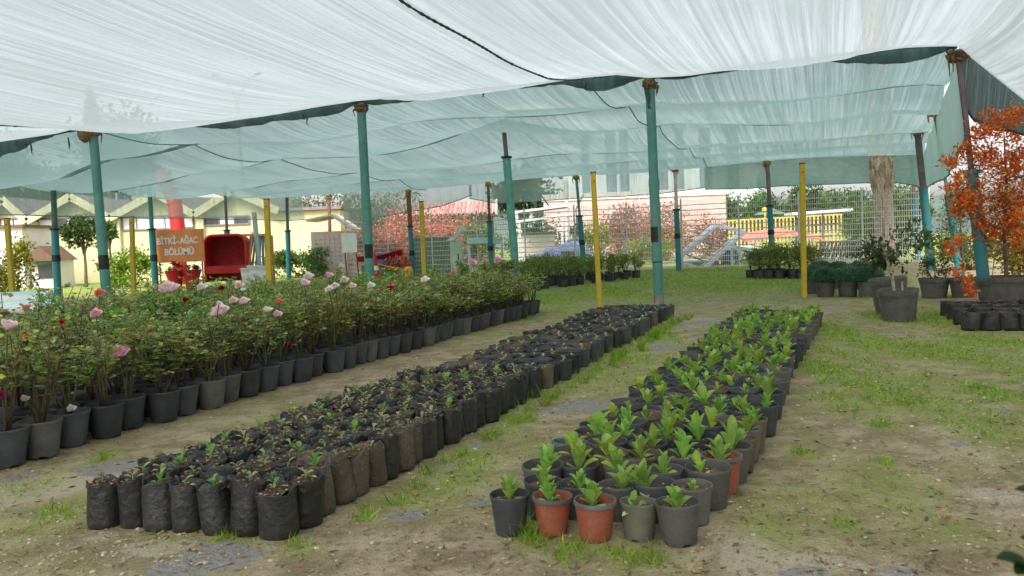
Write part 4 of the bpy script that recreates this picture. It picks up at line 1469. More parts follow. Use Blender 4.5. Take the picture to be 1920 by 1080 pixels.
PINK, PALEPINK, WHITE, RED_, CRIM, MAG, CORAL = (1.1, 0.62, 0.74), (1.15, 0.86, 0.88), (1.1, 1.02, 0.95), (0.62, 0.015, 0.04), (0.42, 0.01, 0.03), (0.85, 0.05, 0.35), (0.95, 0.35, 0.28)
BL = {n: bloom_mesh('bloom', 1.0, c) for n, c in (('pink', PINK), ('pale pink', PALEPINK), ('white', WHITE), ('red', RED_), ('crimson', CRIM), ('magenta', MAG), ('coral', CORAL))}
roses = []
g0 = None
GRS = 'potted roses in the flowering bed'
rows_u = [(-5.0, 45, 0.268), (-5.28, 44, 0.27), (-5.68, 30, 0.40), (-6.25, 29, 0.41), (-6.8, 29, 0.41), (-7.4, 28, 0.42), (-8.05, 28, 0.42), (-8.75, 27, 0.43), (-9.4, 26, 0.44), (-10.1, 25, 0.45)]
for ri, (u0, n, sp) in enumerate(rows_u):
    for k in range(n):
        v = 3.2 + k * sp + (0.15 if ri % 2 else 0)
        if v > 14.2 + 0.12 * ri:
            continue
        q = UV(u0 + random.gauss(0, 0.022) + 0.03 * math.sin(k * 0.9), v + random.gauss(0, 0.02))
        if q.x / q.y < -0.75 or (u0 < -7.5 and v < 6 + (-8 - u0) * 1.35):
            continue
        if ri == 0:
            lab = 'leafy rose without open blooms in the front row of the flowering bed'
        else:
            lab = 'leafy rose without open blooms inside the flowering bed, behind its front row'
        st, lf = ROSES[random.randrange(12)] if ri < 3 or random.random() < 0.45 else LUSH[random.randrange(4)]
        rz, sc = random.uniform(0, 6.3), random.uniform(0.9, 1.08)
        hs = sc * random.uniform(0.8, 1.15) * (0.90 + 0.03 * min(ri, 5))
        pm = random.choice(POT_R)
        if g0 is None:
            g0 = thing('potted_rose', lab, 'potted rose', (q.x, q.y, 0), rz, GRS)
            link('pot', pm, g0); link('soil', SOIL_R[0], g0); link('stems', st, g0); link('leaves', lf, g0)
            o = g0
        else:
            o = copy_thing(g0, (q.x, q.y, 0), rz, lab, 1.0, {'pot': pm, 'soil': SOIL_R[k % 3], 'stems': st, 'leaves': lf})
        for ch in o.children:
            if ch.name.split('.')[0] in ('stems', 'leaves'):
                ch.scale = (sc * 1.02 + 0.05 * (ri > 1), sc * 1.02 + 0.05 * (ri > 1), hs)
                ch.location.z = 0.23 * (1 - hs)
        roses.append((o, q.x, q.y, ri, hs))
# blooms where they show in the yard: each on its own stalk, belonging to the nearest rose
BLOOMS = [(315, 546, 17, 'pale pink', 'rose with a large pale pink double bloom near the tall left post'), (414, 586, 15, 'pale pink', 'rose with a big pale pink round bloom above the front pots'),
          (222, 665, 16, 'pink', 'rose with a bright pink bloom low over the front row of pots'), (48, 637, 12, 'red', 'rose with a deep red bloom near the left edge of the picture'), (14, 614, 15, 'pale pink', 'rose with a pale pink bloom at the left edge of the picture'),
          (4, 743, 9, 'magenta', 'rose with a magenta bloom cut by the left edge of the picture'), (378, 541, 9, 'white', 'rose with a pair of white blooms right of the big pink one'), (388, 538, 7, 'white', None),
          (449, 537, 8, 'pale pink', 'rose with one pale pink bloom before the red hooded seat'), (416, 542, 6, 'crimson', 'rose with a small crimson bloom below the red hooded seat'), (347, 564, 6, 'crimson', 'rose with a small crimson bloom behind the big pink ones'),
          (437, 565, 8, 'pale pink', 'rose with twin pale pink blooms above the largest middle bloom'), (457, 567, 9, 'pale pink', None), (410, 570, 5, 'white', None), (501, 584, 9, 'white', 'rose with a white bloom beside a pale pink bloom in the middle of the bed'), (520, 591, 8, 'pale pink', None),
          (578, 521, 9, 'white', 'rose with white and pale pink blooms in front of the blank cream wall'), (570, 533, 9, 'pale pink', None), (616, 519, 8, 'pink', 'rose with a pink bloom below the rusty orange post'),
          (645, 527, 8, 'pale pink', 'rose with a cluster of pale pink blooms left of the middle front post'), (628, 539, 8, 'pale pink', None), (617, 544, 7, 'white', None), (660, 538, 7, 'pale pink', None), (695, 537, 7, 'white', 'rose with a small white bloom at the foot of the middle front post'),
          (732, 542, 7, 'red', 'rose with a red bloom right of the middle front post'), (797, 527, 8, 'white', 'rose with a white bloom at the foot of a yellow post'), (885, 495, 8, 'pink', 'rose with a pink bloom in front of the mint panel'), (934, 490, 8, 'pink', 'rose with a vivid pink bloom below the pale blue stand'),
          (187, 551, 9, 'coral', 'rose with a coral bloom beside the tall left post'), (180, 590, 10, 'pink', 'rose with a dusty pink bloom below the tall left post'), (50, 578, 7, 'coral', 'rose with a small coral bloom beside the leftmost yellow post'), (523, 567, 7, 'coral', 'rose with a faded coral bloom in the bed centre'),
          (372, 630, 6, 'crimson', 'rose with a dark crimson bloom half hidden in leaves'), (540, 650, 8, 'red', 'rose with a red bloom low above the pots at mid bed'), (133, 768, 8, 'white', 'rose with a fallen white bloom on its pot at the near end'), (45, 750, 8, 'white', 'rose with a drooping white bloom at the near end of the bed'), (55, 680, 8, 'pale pink', 'rose with faded pale pink petals at the near end of the bed'),
          (730, 588, 6, 'red', 'rose with a tiny red bud near the far third of the bed'), (851, 512, 5, 'coral', 'rose with a tiny coral bud towards the far end of the bed'), (115, 605, 5, 'red', 'rose with a tiny red bud left of the tall left post'), (640, 500, 5, 'white', 'rose with a tiny white bud at the back of the bed'), (455, 545, 5, 'white', 'rose with a tiny white bud before the red hooded seat')]
last = None
used_lab = set()
for (px, py, rpx, cn, lab) in BLOOMS:
    p = at_u(px, py, -4.93 - random.random() * 0.12)
    if p.z > 0.84 or p.y > 18:
        p = ground(px, py, 0.90 if py > 560 else 0.96)
    best = min(roses, key=lambda r: (r[1] - p.x) ** 2 + (r[2] - p.y) ** 2)
    o = best[0]
    if lab is None and last is not None:
        o = last
    last = o
    r = rpx * 1.08 / FPX * p.y
    inv = Matrix.Translation(o.location) @ o.rotation_euler.to_matrix().to_4x4()
    q = inv.inverted() @ p
    w = MB()
    q0 = Vector((0, 0, 0.24))
    if q.xy.length > 0.4:
        e = q.xy.normalized() * 0.36
        q0 = Vector((q.x - e.x, q.y - e.y, max(0.26, q.z - 0.22)))
    w.tube([q0, q0.lerp(q, 0.55) + Vector((0, 0, 0.03)), (q.x, q.y, q.z - r * 0.3)], [0.006, 0.005, 0.004], 6)
    w.obj('flower_stalk', 'stem_green', o)
    b = link('bloom', BL[cn], o, q)
    b.scale = (r, r, r * 0.9)
    to = (o.rotation_euler.to_matrix().inverted() @ (CAM - p).normalized())
    nrm = (to * 0.55 + Vector((0, 0, 1)) * 0.7 + Vector((random.uniform(-.3, .3), random.uniform(-.3, .3), 0))).normalized()
    b.rotation_euler = nrm.to_track_quat('Z', 'Y').to_euler()
    if lab and o.name not in used_lab:
        o['label'] = lab
        used_lab.add(o.name)

# ---------------------------------------------------------------- back beds of shrubs in black bags
def bag_shrub_meshes(i):
    st, lf = MB(), MB()
    for k in range(6):
        a = random.random() * 6.3
        r = random.uniform(0.1, 0.3)
        st.tube([(0, 0, 0.24), (r * 0.4 * math.cos(a), r * 0.4 * math.sin(a), 0.5), (r * math.cos(a), r * math.sin(a), random.uniform(0.75, 0.98))], [0.008, 0.006, 0.003], 5)
    cloud(lf, (0, 0, 0.64), (0.33, 0.33, 0.34), 420, 0.062, [(2.2, 2.1, 1.4), (1.5, 1.6, 1.1), (2.8, 2.5, 1.4), (3.2, 2.0, 1.1), (2.4, 1.3, 0.9)], [3, 3, 3, 2, 2], lump=0.7)
    return st.mesh('stems', 'stem_brown', True), lf.mesh('leaves', 'tree_leaf', False)


BSH = [bag_shrub_meshes(i) for i in range(5)]
BAG_L = [pot_mesh('pot', 0.17, 0.16, 0.25, 0.02, 'bag_black', n=18, feet=False) for i in range(2)]
SOIL_L = soil_mesh('soil', 0.155, 0.22, 'soil')
gs = None


def bag_shrub(q, lab, group, sc):
    global gs
    st, lf = random.choice(BSH)
    if gs is None:
        gs = thing('potted_shrub', lab, 'potted shrub', (q.x, q.y, 0), 0, group)
        link('pot', BAG_L[0], gs); link('soil', SOIL_L, gs); link('stems', st, gs); link('leaves', lf, gs)
        gs.scale = (sc, sc, sc)
        return gs
    o = copy_thing(gs, (q.x, q.y, 0), random.uniform(0, 6.3), lab, sc, {'pot': random.choice(BAG_L), 'stems': st, 'leaves': lf})
    o['group'] = group
    return o


a, b = ground(1000, 545), ground(1218, 517)
nA = 11
dirA = (b - a)
prp = Vector((-dirA.y, dirA.x, 0)).normalized()
for k in range(5):
    for i in range(nA):
        q = a + dirA * ((i + 0.5 * (k % 2)) / nA) + prp * (0.62 * k) + Vector((random.gauss(0, 0.08), random.gauss(0, 0.08), 0))
        lab = 'brownish green shrub in a black bag in the back bed beyond the roses'
        if k == 0 and i == 0:
            lab = 'shrub in a squat black bag at the near left corner of the back bed'
        bag_shrub(q, lab, 'shrubs in the back bed', random.uniform(0.74, 0.92))
a, b = ground(1425, 523), ground(1527, 522)
for k in range(3):
    for i in range(6):
        q = a.lerp(b, i / 5) + Vector((random.gauss(0, 0.03) + 0.1 * (k % 2), 0.5 * k, 0))
        bag_shrub(q, 'olive green shrub in a small black bag left of the blue green mounds', 'clump of bagged shrubs by the yellow post', random.uniform(0.9, 1.05))

# ---------------------------------------------------------------- blue green mounds
POT_L = [pot_mesh('pot', 0.20, 0.16, 0.30, 0.025, 'pot_grey', n=24) for i in range(2)]
SOIL_G = soil_mesh('soil', 0.185, 0.27, 'soil')


def mound_mesh():
    mb = MB()
    n = 2600
    d = rand_dir(n, 0.5)
    d[:, 2] = np.abs(d[:, 2]) * 0.9 - 0.12
    R = 0.29 * (0.72 + 0.28 * rng.random(n))[:, None]
    P = d * R * np.array([1.0, 1.0, 0.95]) + np.array([0, 0, 0.36])
    ln = 0.05 + 0.04 * rng.random(n)
    mb.addq(leaf_quads(P, unit(d + rng.normal(0, 0.35, (n, 3)) + np.array([0, 0, 0.3])), rand_dir(n), ln, ln * 0.16), palette(n, [(1, 1, 1), (0.7, 0.75, 0.7), (1.3, 1.35, 1.2)], [4, 3, 2], 0.15), 0)
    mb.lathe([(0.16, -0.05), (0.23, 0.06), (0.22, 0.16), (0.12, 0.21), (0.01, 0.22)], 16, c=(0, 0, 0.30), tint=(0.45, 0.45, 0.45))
    return mb.mesh('mound', 'mound_leaf', False)


MND = [mound_mesh(), mound_mesh()]
gm2 = None
for i, (px, py, lab) in enumerate(((1530, 556, 'blue green mound in a grey pot at the left end, against the yellow post'), (1548, 561, 'blue green mound in a grey pot, second from the left in front'), (1590, 561, 'blue green mound in a grey pot in the middle of the front row of mounds'),
                                   (1628, 561, 'blue green mound in a grey pot at the right end beside the big leaning pots'), (1540, 545, 'blue green mound in the back row, left end'), (1572, 546, 'blue green mound in the back row, middle'), (1612, 546, 'blue green mound in the back row, right end'))):
    q = ground(px, py - 4)
    if gm2 is None:
        gm2 = thing('potted_mound_plant', lab, 'potted plant', q, 0, 'blue green mounds in grey pots')
        link('pot', POT_L[0], gm2); link('soil', SOIL_G, gm2); link('mound', MND[0], gm2)
    else:
        copy_thing(gm2, q, random.uniform(0, 6.3), lab, random.uniform(0.95, 1.05), {'mound': MND[i % 2]})

# ---------------------------------------------------------------- big pots on the right
def big_pot(name, label, px, py, r, h, matn='pot_grey', tilt=0.0, cat='large pot', plant=None, rimband=True, rz=0.0, soilm='soil'):
    q = ground(px, py)
    t = thing(name, label, cat, q, 0)
    if tilt:
        t.rotation_euler = (0, tilt, 0)
    link('pot', pot_mesh('pot', r, r * 0.78, h, h * 0.16, matn, n=32), t)
    if rimband:
        m = MB()
        m.lathe([(r * 0.955, h * 0.76), (r * 0.985, h * 0.77), (r * 0.985, h * 0.79), (r * 0.96, h * 0.80)], 32, cap_bottom=False)
        m.obj('moulded_band', matn, t)
    link('soil', soil_mesh('soil', r * 0.9, h * 0.82, soilm), t)
    return t


t = big_pot('empty_pot', 'large grey pot tilted behind the pot with the crooked sapling', 1672, 588, 0.27, 0.55, tilt=math.radians(-6), cat='large pot')
t = big_pot('sapling_pot', 'large grey pot in the grass holding a crooked pale stemmed sapling', 1686, 602, 0.27, 0.45, tilt=math.radians(-2.5), cat='potted sapling')
m = MB()
m.tube([(-0.04, 0, 0.33), (-0.06, 0, 0.62), (-0.13, 0.02, 0.95), (-0.17, 0, 1.1), (-0.12, 0.0, 1.45), (-0.02, 0.03, 1.85)], [0.025, 0.022, 0.02, 0.016, 0.012, 0.005], 8)
for k in range(9):
    z = random.uniform(0.9, 1.7)
    a = random.random() * 6.3
    m.tube([(-0.13, 0, z), (-0.13 + 0.25 * math.cos(a), 0.25 * math.sin(a), z + 0.2)], [0.008, 0.003], 5)
m.tube([(0.06, -0.02, 0.33), (0.07, 0.0, 0.55)], [0.016, 0.012], 7)
m.obj('stem', 'stem_pale', t)
mb = MB()
cloud(mb, (0.02, 0.1, 0.98), (0.55, 0.4, 0.33), 800, 0.075, [G0, G1, G2], [4, 4, 2], lump=0.8)
mb.obj('leaves', 'tree_leaf', t, smooth=False)
t = big_pot('shrub_pot', 'dark grey pot with brown dying stems right of the two big pots', 1752, 558, 0.26, 0.36, 'pot_grey', cat='potted shrub')
mb = MB()
cloud(mb, (0, 0, 0.52), (0.34, 0.3, 0.22), 500, 0.07, [(1, 0.8, 0.5), G1, (1.8, 1.0, 0.6)], [3, 3, 2], lump=0.9, aspect=0.3)
mb.obj('leaves', 'tree_leaf', t, smooth=False)
m = MB()
for k in range(8):
    a = random.random() * 6.3
    m.tube([(0, 0, 0.28), (0.25 * math.cos(a), 0.25 * math.sin(a), 0.7)], [0.008, 0.003], 5)
m.obj('stems', 'stem_brown', t)
t = big_pot('shrub_pot', 'grey pot with a yellow green conifer sapling left of the orange one', 1808, 558, 0.25, 0.36, 'pot_grey', cat='potted sapling')
m = MB()
m.tube([(0, 0, 0.28), (-0.03, 0, 1.0), (-0.1, 0.0, 1.9)], [0.022, 0.016, 0.005], 7)
for k in range(14):
    z = random.uniform(0.6, 1.8)
    a = random.random() * 6.3
    m.tube([(-0.05, 0, z), (-0.05 + 0.28 * math.cos(a), 0.28 * math.sin(a), z + 0.12)], [0.007, 0.002], 5)
m.obj('stem', 'stem_pale', t)
mb = MB()
cloud(mb, (-0.16, 0, 1.25), (0.33, 0.30, 0.75), 2600, 0.055, [(1.9, 1.7, 0.9), (1.2, 1.3, 0.8), (2.5, 2.0, 0.8), (2.2, 1.2, 0.5)], [4, 4, 2, 1], lump=0.8, aspect=0.22)
mb.obj('needles', 'tree_leaf', t, smooth=False)
# the orange sapling
t = big_pot('sapling_pot', 'very large dark grey pot holding an orange rust coloured conifer sapling at the right edge', 1882, 572, 0.42, 0.46, 'pot_grey', cat='potted sapling', soilm='soil_dry')
m = MB()
m.tube([(0.05, 0, 0.36), (0.02, 0.0, 1.1), (0.07, 0.02, 1.9), (0.02, 0, 2.85)], [0.035, 0.028, 0.02, 0.006], 8)
br = []
for k in range(26):
    z = random.uniform(0.8, 2.7)
    a = random.random() * 6.3
    ln = random.uniform(0.3, 0.75) * (1.25 - 0.28 * z)
    e = Vector((0.03 + ln * math.cos(a), ln * math.sin(a), z + random.uniform(-0.25, 0.1)))
    m.tube([(0.04, 0, z), Vector((0.04, 0, z)).lerp(e, 0.5) + Vector((0, 0, 0.05)), e], [0.011, 0.007, 0.003], 5)
    br.append((Vector((0.04, 0, z)), e))
m.obj('trunk', 'bark', t)
mb = MB()
OD = t.location.y
for (px, py, rp) in ((1860, 240, 35), (1888, 232, 32), (1838, 268, 30), (1882, 282, 42), (1802, 288, 22), (1788, 308, 18), (1850, 312, 36), (1902, 322, 35), (1815, 342, 28), (1785, 354, 18), (1866, 352, 36), (1820, 386, 30), (1800, 374, 20),
                     (1872, 402, 36), (1842, 400, 28), (1906, 400, 26), (1830, 430, 22), (1880, 440, 26), (1910, 445, 22), (1792, 402, 16), (1856, 432, 20), (1776, 468, 12), (1792, 459, 11), (1800, 512, 13), (1816, 530, 11), (1818, 551, 11), (1925, 380, 35), (1930, 300, 35)):
    q = at_d(px, py, OD + (random.uniform(-0.25, 0.2) if py < 445 else -0.4)) - t.location
    r = rp * OD / FPX * 1.12
    cloud(mb, q, (r, r, r * 0.9), int(70 + 3400 * r * r), 0.068, [(1, 1, 1), (0.8, 0.8, 0.8), (1.15, 1.7, 1.5), (0.5, 0.55, 0.6), (0.6, 1.4, 1.0)], [5, 3, 2, 1.2, 1], aspect=0.40, lump=0.8)
q = at_d(1905, 400, OD + 0.3) - t.location
cloud(mb, q, (0.55, 0.4, 1.1), 2600, 0.065, [(0.55, 0.9, 0.7), (0.6, 1.3, 1.0), (0.4, 0.8, 0.6), (0.35, 1.0, 0.6)], [4, 2, 3, 2], aspect=0.3, lump=0.9)
mb.obj('foliage', 'orange_leaf', t, smooth=False)
hb = MB()
for (x0, z0, x1, z1) in ((-0.3, 0.95, -0.62, 0.6), (-0.35, 0.75, -0.45, 0.16)):
    hb.tube([(0, 0, z0 + 0.2), (x0, -0.35, z0), (x1, -0.4, z1)], [0.01, 0.007, 0.004], 5)
hb.obj('drooping_twigs', 'bark', t)
# block of bags at the right edge
gr = None
for r, (px0, px1, py, n) in enumerate(((1822, 1960, 622, 5), (1808, 1950, 612, 5), (1795, 1940, 603, 5), (1780, 1930, 596, 5))):
    for i in range(n):
        q = ground(px0 + (px1 - px0) * i / (n - 1), py - 3)
        lab = 'low black grow bag in the small block at the right edge' if not (r == 0 and i == 0) else 'low black grow bag at the near left corner of the small right block'
        m = BAGS[(r + i) % 8]
        rr = Vector((1.55, 1.55, 0.92))
        if gr is None:
            gr = thing('low_grow_bag', lab, 'grow bag', q, 0, 'small block of bags at the right edge')
            gr.scale = rr
            link('bag', m, gr); link('soil', BSOIL[0], gr)
        else:
            copy_thing(gr, q, random.uniform(0, 6.3), lab, tuple(rr), {'bag': m, 'soil': random.choice(BSOIL)})
# dark leaves close to the camera, bottom right
t = thing('foreground_plant', 'dark leafy twig close to the camera at the lower right edge', 'plant', ground(1990, 1240))
mb, m = MB(), MB()
for (px, py, ln, az, dd) in ((1940, 955, 0.05, 2.6, 1.0), (1935, 985, 0.045, 3.3, 1.02), (1912, 1085, 0.055, 2.9, 0.95), (1950, 1050, 0.05, 2.5, 1.0), (1930, 1100, 0.06, 3.4, 0.95), (1965, 920, 0.05, 2.9, 1.05)):
    p = at_d(px, py, dd) - t.location
    strip_leaf(mb, p + Vector((0.03, 0, 0)), az, ln, ln * 0.6, 1.0, 0.5, (0.28, 0.36, 0.3), seg=6)
    m.tube([(0, 0, 0), p * 0.6 + Vector((0.05, 0, 0)), p + Vector((0.03, 0, 0))], [0.006, 0.004, 0.002], 5)
mb.obj('leaves', 'tree_leaf', t, smooth=True)
m.obj('twigs', 'stem_green', t)

# ================================================================== BACKGROUND
def wpx(px, d):
    return px / FPX * d


def gp(px, d):
    """ground point in the column of a pixel column, at distance d"""
    p = at_d(px, 470, d)
    return Vector((p.x, d, 0))


# ------------------------------------------------------------------ wire mesh fence
VF = 32.45
uA, uB = uv_of(at_v(648, 440, VF))[0], uv_of(at_v(1742, 420, VF))[0]
FH = 2.7
t = thing('wire_fence', 'tall pale welded wire mesh fence running behind the back row of posts', 'fence', UV(uA, VF), -ANG)
np_ = 11
Lf = (uB - uA) / np_
for i in range(np_ + 1):
    m = MB()
    m.tube([(i * Lf, 0, -0.1), (i * Lf, 0, FH + 0.06)], 0.028, 8)
    m.obj('fence_post', 'wire_white', t)
for i in range(np_):
    m = MB()
    x0 = i * Lf + 0.03
    k = 0.0
    while k < Lf - 0.05:
        m.tube([(x0 + k, 0.02, 0.06), (x0 + k, 0.02, FH)], 0.0095, 3, cap=False)
        k += 0.075
    z = 0.1
    while z < FH:
        m.tube([(x0, 0.03, z), (x0 + Lf - 0.06, 0.03, z)], 0.018, 3, cap=False)
        z += 0.2
    m.obj('mesh_panel', 'wire_white', t, smooth=False)

# ------------------------------------------------------------------ palm
PD = at_v(1661, 430, 33.08).y
b = gp(1661, PD)
t = thing('palm_tree', 'thick palm trunk with a diamond pattern of old leaf scars rising through the net', 'palm tree', b)
m = MB()
n, rows = 20, 62
H = 11.5
lean = (at_d(1652, 300, PD).x - b.x) / at_d(1652, 300, PD).z
P = []
for j in range(rows + 1):
    z = H * j / rows
    r = 0.335 + 0.05 * math.exp(-z * 2) + 0.06 * ss(np.array(z), 2.7, 3.0)
    off = 0 if j % 2 else PI / n
    P.append([(lean * z + math.cos(2 * PI * k / n + off) * r, math.sin(2 * PI * k / n + off) * r, z) for k in range(n)])
for j in range(rows - 1):
    for k in range(n):
        z = H * (j + 1) / rows
        a = P[j][k]
        s1 = k if j % 2 == 0 else (k - 1) % n
        bq, c, d_ = P[j + 1][s1], P[j + 2][k] if j + 2 <= rows else P[j + 1][k], P[j + 1][(s1 + 1) % n]
        hi = z > 2.75
        kk = random.uniform(0.82, 1.12) if not hi else random.uniform(0.6, 1.35)
        e = 1.10 if hi else 1.02
        cx = lean * z
        cen = [(a[i] + bq[i] + c[i] + d_[i]) / 4 for i in range(3)]
        cen = (cx + (cen[0] - cx) * e, cen[1] * e, cen[2] + (0.03 if hi else 0))
        for (p, q) in ((a, d_), (d_, c), (c, bq), (bq, a)):
            m.add([p, q, cen], [(0, 1, 2)], 0, (kk, kk * 0.96, kk * 0.9))
m.obj('trunk', 'palm_bark', t, smooth=False)
m = MB()
for k in range(22):
    a = k * 2.399
    el = random.uniform(-0.2, 1.1)
    pts = [Vector((lean * H + math.cos(a) * s * 2.6 * math.cos(el), math.sin(a) * s * 2.6 * math.cos(el), H + 0.1 + s * 2.6 * math.sin(el) - 1.6 * s * s)) for s in np.linspace(0, 1, 7)]
    m.tube(pts, [0.035, 0.03, 0.025, 0.02, 0.015, 0.01, 0.004], 5)
    for s in np.linspace(0.15, 1, 16):
        i = min(5, int(s * 6))
        q = pts[i].lerp(pts[i + 1], s * 6 - i)
        for sg in (-1, 1):
            dd = Vector((-math.sin(a) * sg + 0.4 * math.cos(a), math.cos(a) * sg + 0.4 * math.sin(a), -0.35))
            m.addq(leaf_quads(np.array([q[:]]), np.array([dd[:]]), np.array([[0, 0, 1.0]]), [0.55], [0.05]), [(0.9, 1, 0.8)])
m.obj('crown', 'tree_leaf', t, smooth=False)

# ------------------------------------------------------------------ cream building on the left
D0 = 47.0
bx = lambda px: (px - 960) / FPX * D0


def zz(px, py, d=D0):
    return at_d(px, py, d).z


t = thing('greenhouse_building', 'cream building with a row of low gables and white windows on the left', 'building', (0, 0, 0))
vall = [-130, -30, 63, 217, 373, 530]
peaks = [-80, 20, 146, 304, 447]
ptsx = []
zv, zp = zz(217, 410), zz(304, 364)
prof = []
for i, v in enumerate(vall):
    prof.append((at_d(v, 450, D0).x, zv))
    if i < len(peaks):
        prof.append((at_d(peaks[i], 450, D0).x, zp))
prof.append((at_d(640, 450, D0).x, zv + 0.1))
m = MB()
front = [(x, D0, 0) for x, z in prof] + [(x, D0, z) for x, z in prof]
k = len(prof)
m.add(front, [(i, i + 1, k + i + 1, k + i) for i in range(k - 1)])
xl, xr = prof[0][0], prof[-1][0]
m.add([(xl, D0, 0), (xl, D0 + 14, 0), (xl, D0 + 14, zv), (xl, D0, zv), (xr, D0, 0), (xr, D0 + 14, 0), (xr, D0 + 14, zv), (xr, D0, zv)], [(0, 1, 2, 3), (4, 7, 6, 5)])
m.obj('wall', 'cream_wall', t)
for i in range(len(prof) - 2):
    (x0, z0), (x1, z1) = prof[i], prof[i + 1]
    m = MB()
    g = 0.08
    m.add([(x0, D0 - 0.5, z0 + g), (x1, D0 - 0.5, z1 + g), (x1, D0 + 14, z1 + g), (x0, D0 + 14, z0 + g), (x0, D0 - 0.5, z0 + g + .12), (x1, D0 - 0.5, z1 + g + .12), (x1, D0 + 14, z1 + g + .12), (x0, D0 + 14, z0 + g + .12)],
          [(0, 1, 2, 3), (7, 6, 5, 4), (0, 4, 5, 1), (1, 5, 6, 2), (3, 2, 6, 7), (0, 3, 7, 4)])
    m.obj('roof_slope', 'purple_roof', t)
    m = MB()
    m.bar((x0, D0 - 0.56, z0 + 0.02), (x1, D0 - 0.56, z1 + 0.02), 0.10, 0.42)
    m.obj('fascia_board', 'cream_trim', t)
m = MB()
m.box(((prof[-2][0] + xr) / 2, D0 + 7, zv + 0.12), (xr - prof[-2][0] + 0.3, 14.6, 0.16))
m.obj('flat_roof', 'purple_roof', t)
for (a, b, y0, y1, nn) in ((-20, 52, 412, 436, 3), (75, 205, 411, 437, 5), (232, 365, 408, 432, 5), (385, 470, 408, 423, 3)):
    x0, x1 = at_d(a, 450, D0).x, at_d(b, 450, D0).x
    z1, z0 = zz(a, y0), zz(a, y1)
    f = MB()
    for (p, q) in (((x0, z0), (x1, z0)), ((x0, z1), (x1, z1)), ((x0, z0), (x0, z1)), ((x1, z0), (x1, z1))):
        f.bar((p[0], D0 - 0.05, p[1]), (q[0], D0 - 0.05, q[1]), 0.09)
    for j in range(1, nn):
        xx = x0 + (x1 - x0) * j / nn
        f.bar((xx, D0 - 0.05, z0 + 0.05), (xx, D0 - 0.05, z1 - 0.05), 0.06)
    fo = f.obj('window', 'purple_roof', t)
    for j in range(nn):
        g = MB()
        xa, xb = x0 + (x1 - x0) * j / nn + 0.045, x0 + (x1 - x0) * (j + 1) / nn - 0.045
        g.box(((xa + xb) / 2, D0 - 0.02, (z0 + z1) / 2), (xb - xa, 0.03, z1 - z0 - 0.1))
        g.obj('pane', 'dark_glass' if (a == 385 and j != 1) or (j == 1 and a == 75) else 'window_white', fo)
for v in vall[1:-1]:
    m = MB()
    x = at_d(v + 6, 450, D0).x
    m.box((x, D0 - 0.14, zv / 2), (0.42, 0.24, zv))
    m.obj('pillar', 'cream_trim', t)

# white shed further left
t = thing('white_shed', 'white walled shed with a dark pitched roof at the left edge of the picture', 'building', gp(40, 41))
m = MB()
m.box((-2.6, 1.5, 1.5), (5.4, 3, 3.1))
m.box((0.9, 1.1, 0.7), (1.4, 1.4, 1.4))
m.obj('wall', 'white_wall', t)
m = MB()
m.add([(0.1, -0.1, 1.35), (0.9, -0.1, 2.1), (1.75, -0.1, 1.35), (0.1, 2.0, 1.35), (0.9, 2.0, 2.1), (1.75, 2.0, 1.35)], [(0, 1, 4, 3), (1, 2, 5, 4), (0, 2, 1), (3, 4, 5), (0, 3, 5, 2)])
m.box((-2.6, 1.5, 3.12), (5.8, 3.4, 0.14))
m.obj('roof', 'brown_wood', t)
m = MB()
m.box((0.9, 0.37, 0.85), (0.7, 0.06, 0.75))
m.obj('window', 'dark_glass', t)
m = MB()
m.box((0.85, 0.36, 1.28), (0.85, 0.05, 0.2))
m.obj('green_board', 'green_tank', t)

# ------------------------------------------------------------------ orange sign
DS = 31.0
c = at_d(336, 461, DS)
t = thing('orange_sign', 'orange board with white capital lettering among the greenery before the red seat', 'sign', (c.x, DS, 0), 0)
rollm = Matrix.Rotation(math.radians(-0.3), 3, 'Y')
wS, hS = wpx(88, DS), wpx(57, DS)
m = MB()
m.box((0, 0, c.z), (wS, 0.05, hS))
m.obj('board', 'orange_sign', t)
m = MB()
for sx in (-1, 1):
    m.box((sx * (wS / 2 + 0.02), 0.02, c.z), (0.05, 0.08, hS + 0.06))
m.box((0, 0.02, c.z + hS / 2 + 0.02), (wS + 0.08, 0.08, 0.04))
m.box((0, 0.02, c.z - hS / 2 - 0.02), (wS + 0.08, 0.08, 0.04))
m.obj('frame', 'orange_sign', t)
for sx in (-0.8, 0.8):
    m = MB()
    m.tube([(sx, 0.07, -0.1), (sx, 0.07, c.z)], 0.03, 8)
    m.obj('leg', 'rust_steel', t)


def text_into(mb, body, size, x, z, y, align='CENTER', bold=0.012, fit=None):
    cu = bpy.data.curves.new('lettering', 'FONT')
    cu.body = body
    cu.size = size
    cu.align_x = align
    cu.align_y = 'CENTER'
    cu.offset = bold * size
    cu.extrude = 0.006
    o = bpy.data.objects.new('tmp', cu)
    COL.objects.link(o)
    dg = bpy.context.evaluated_depsgraph_get()
    me = bpy.data.meshes.new_from_object(o.evaluated_get(dg))
    w = max(v.co.x for v in me.vertices) - min(v.co.x for v in me.vertices)
    k = fit / w if fit else 1.0
    vs = [(x + v.co.x * k, y - v.co.z, z + v.co.y) for v in me.vertices]
    mb.add(vs, [tuple(p.vertices) for p in me.polygons])
    w = max(v.co.x for v in me.vertices) - min(v.co.x for v in me.vertices)
    bpy.data.objects.remove(o)
    bpy.data.curves.remove(cu)
    bpy.data.meshes.remove(me)
    return w


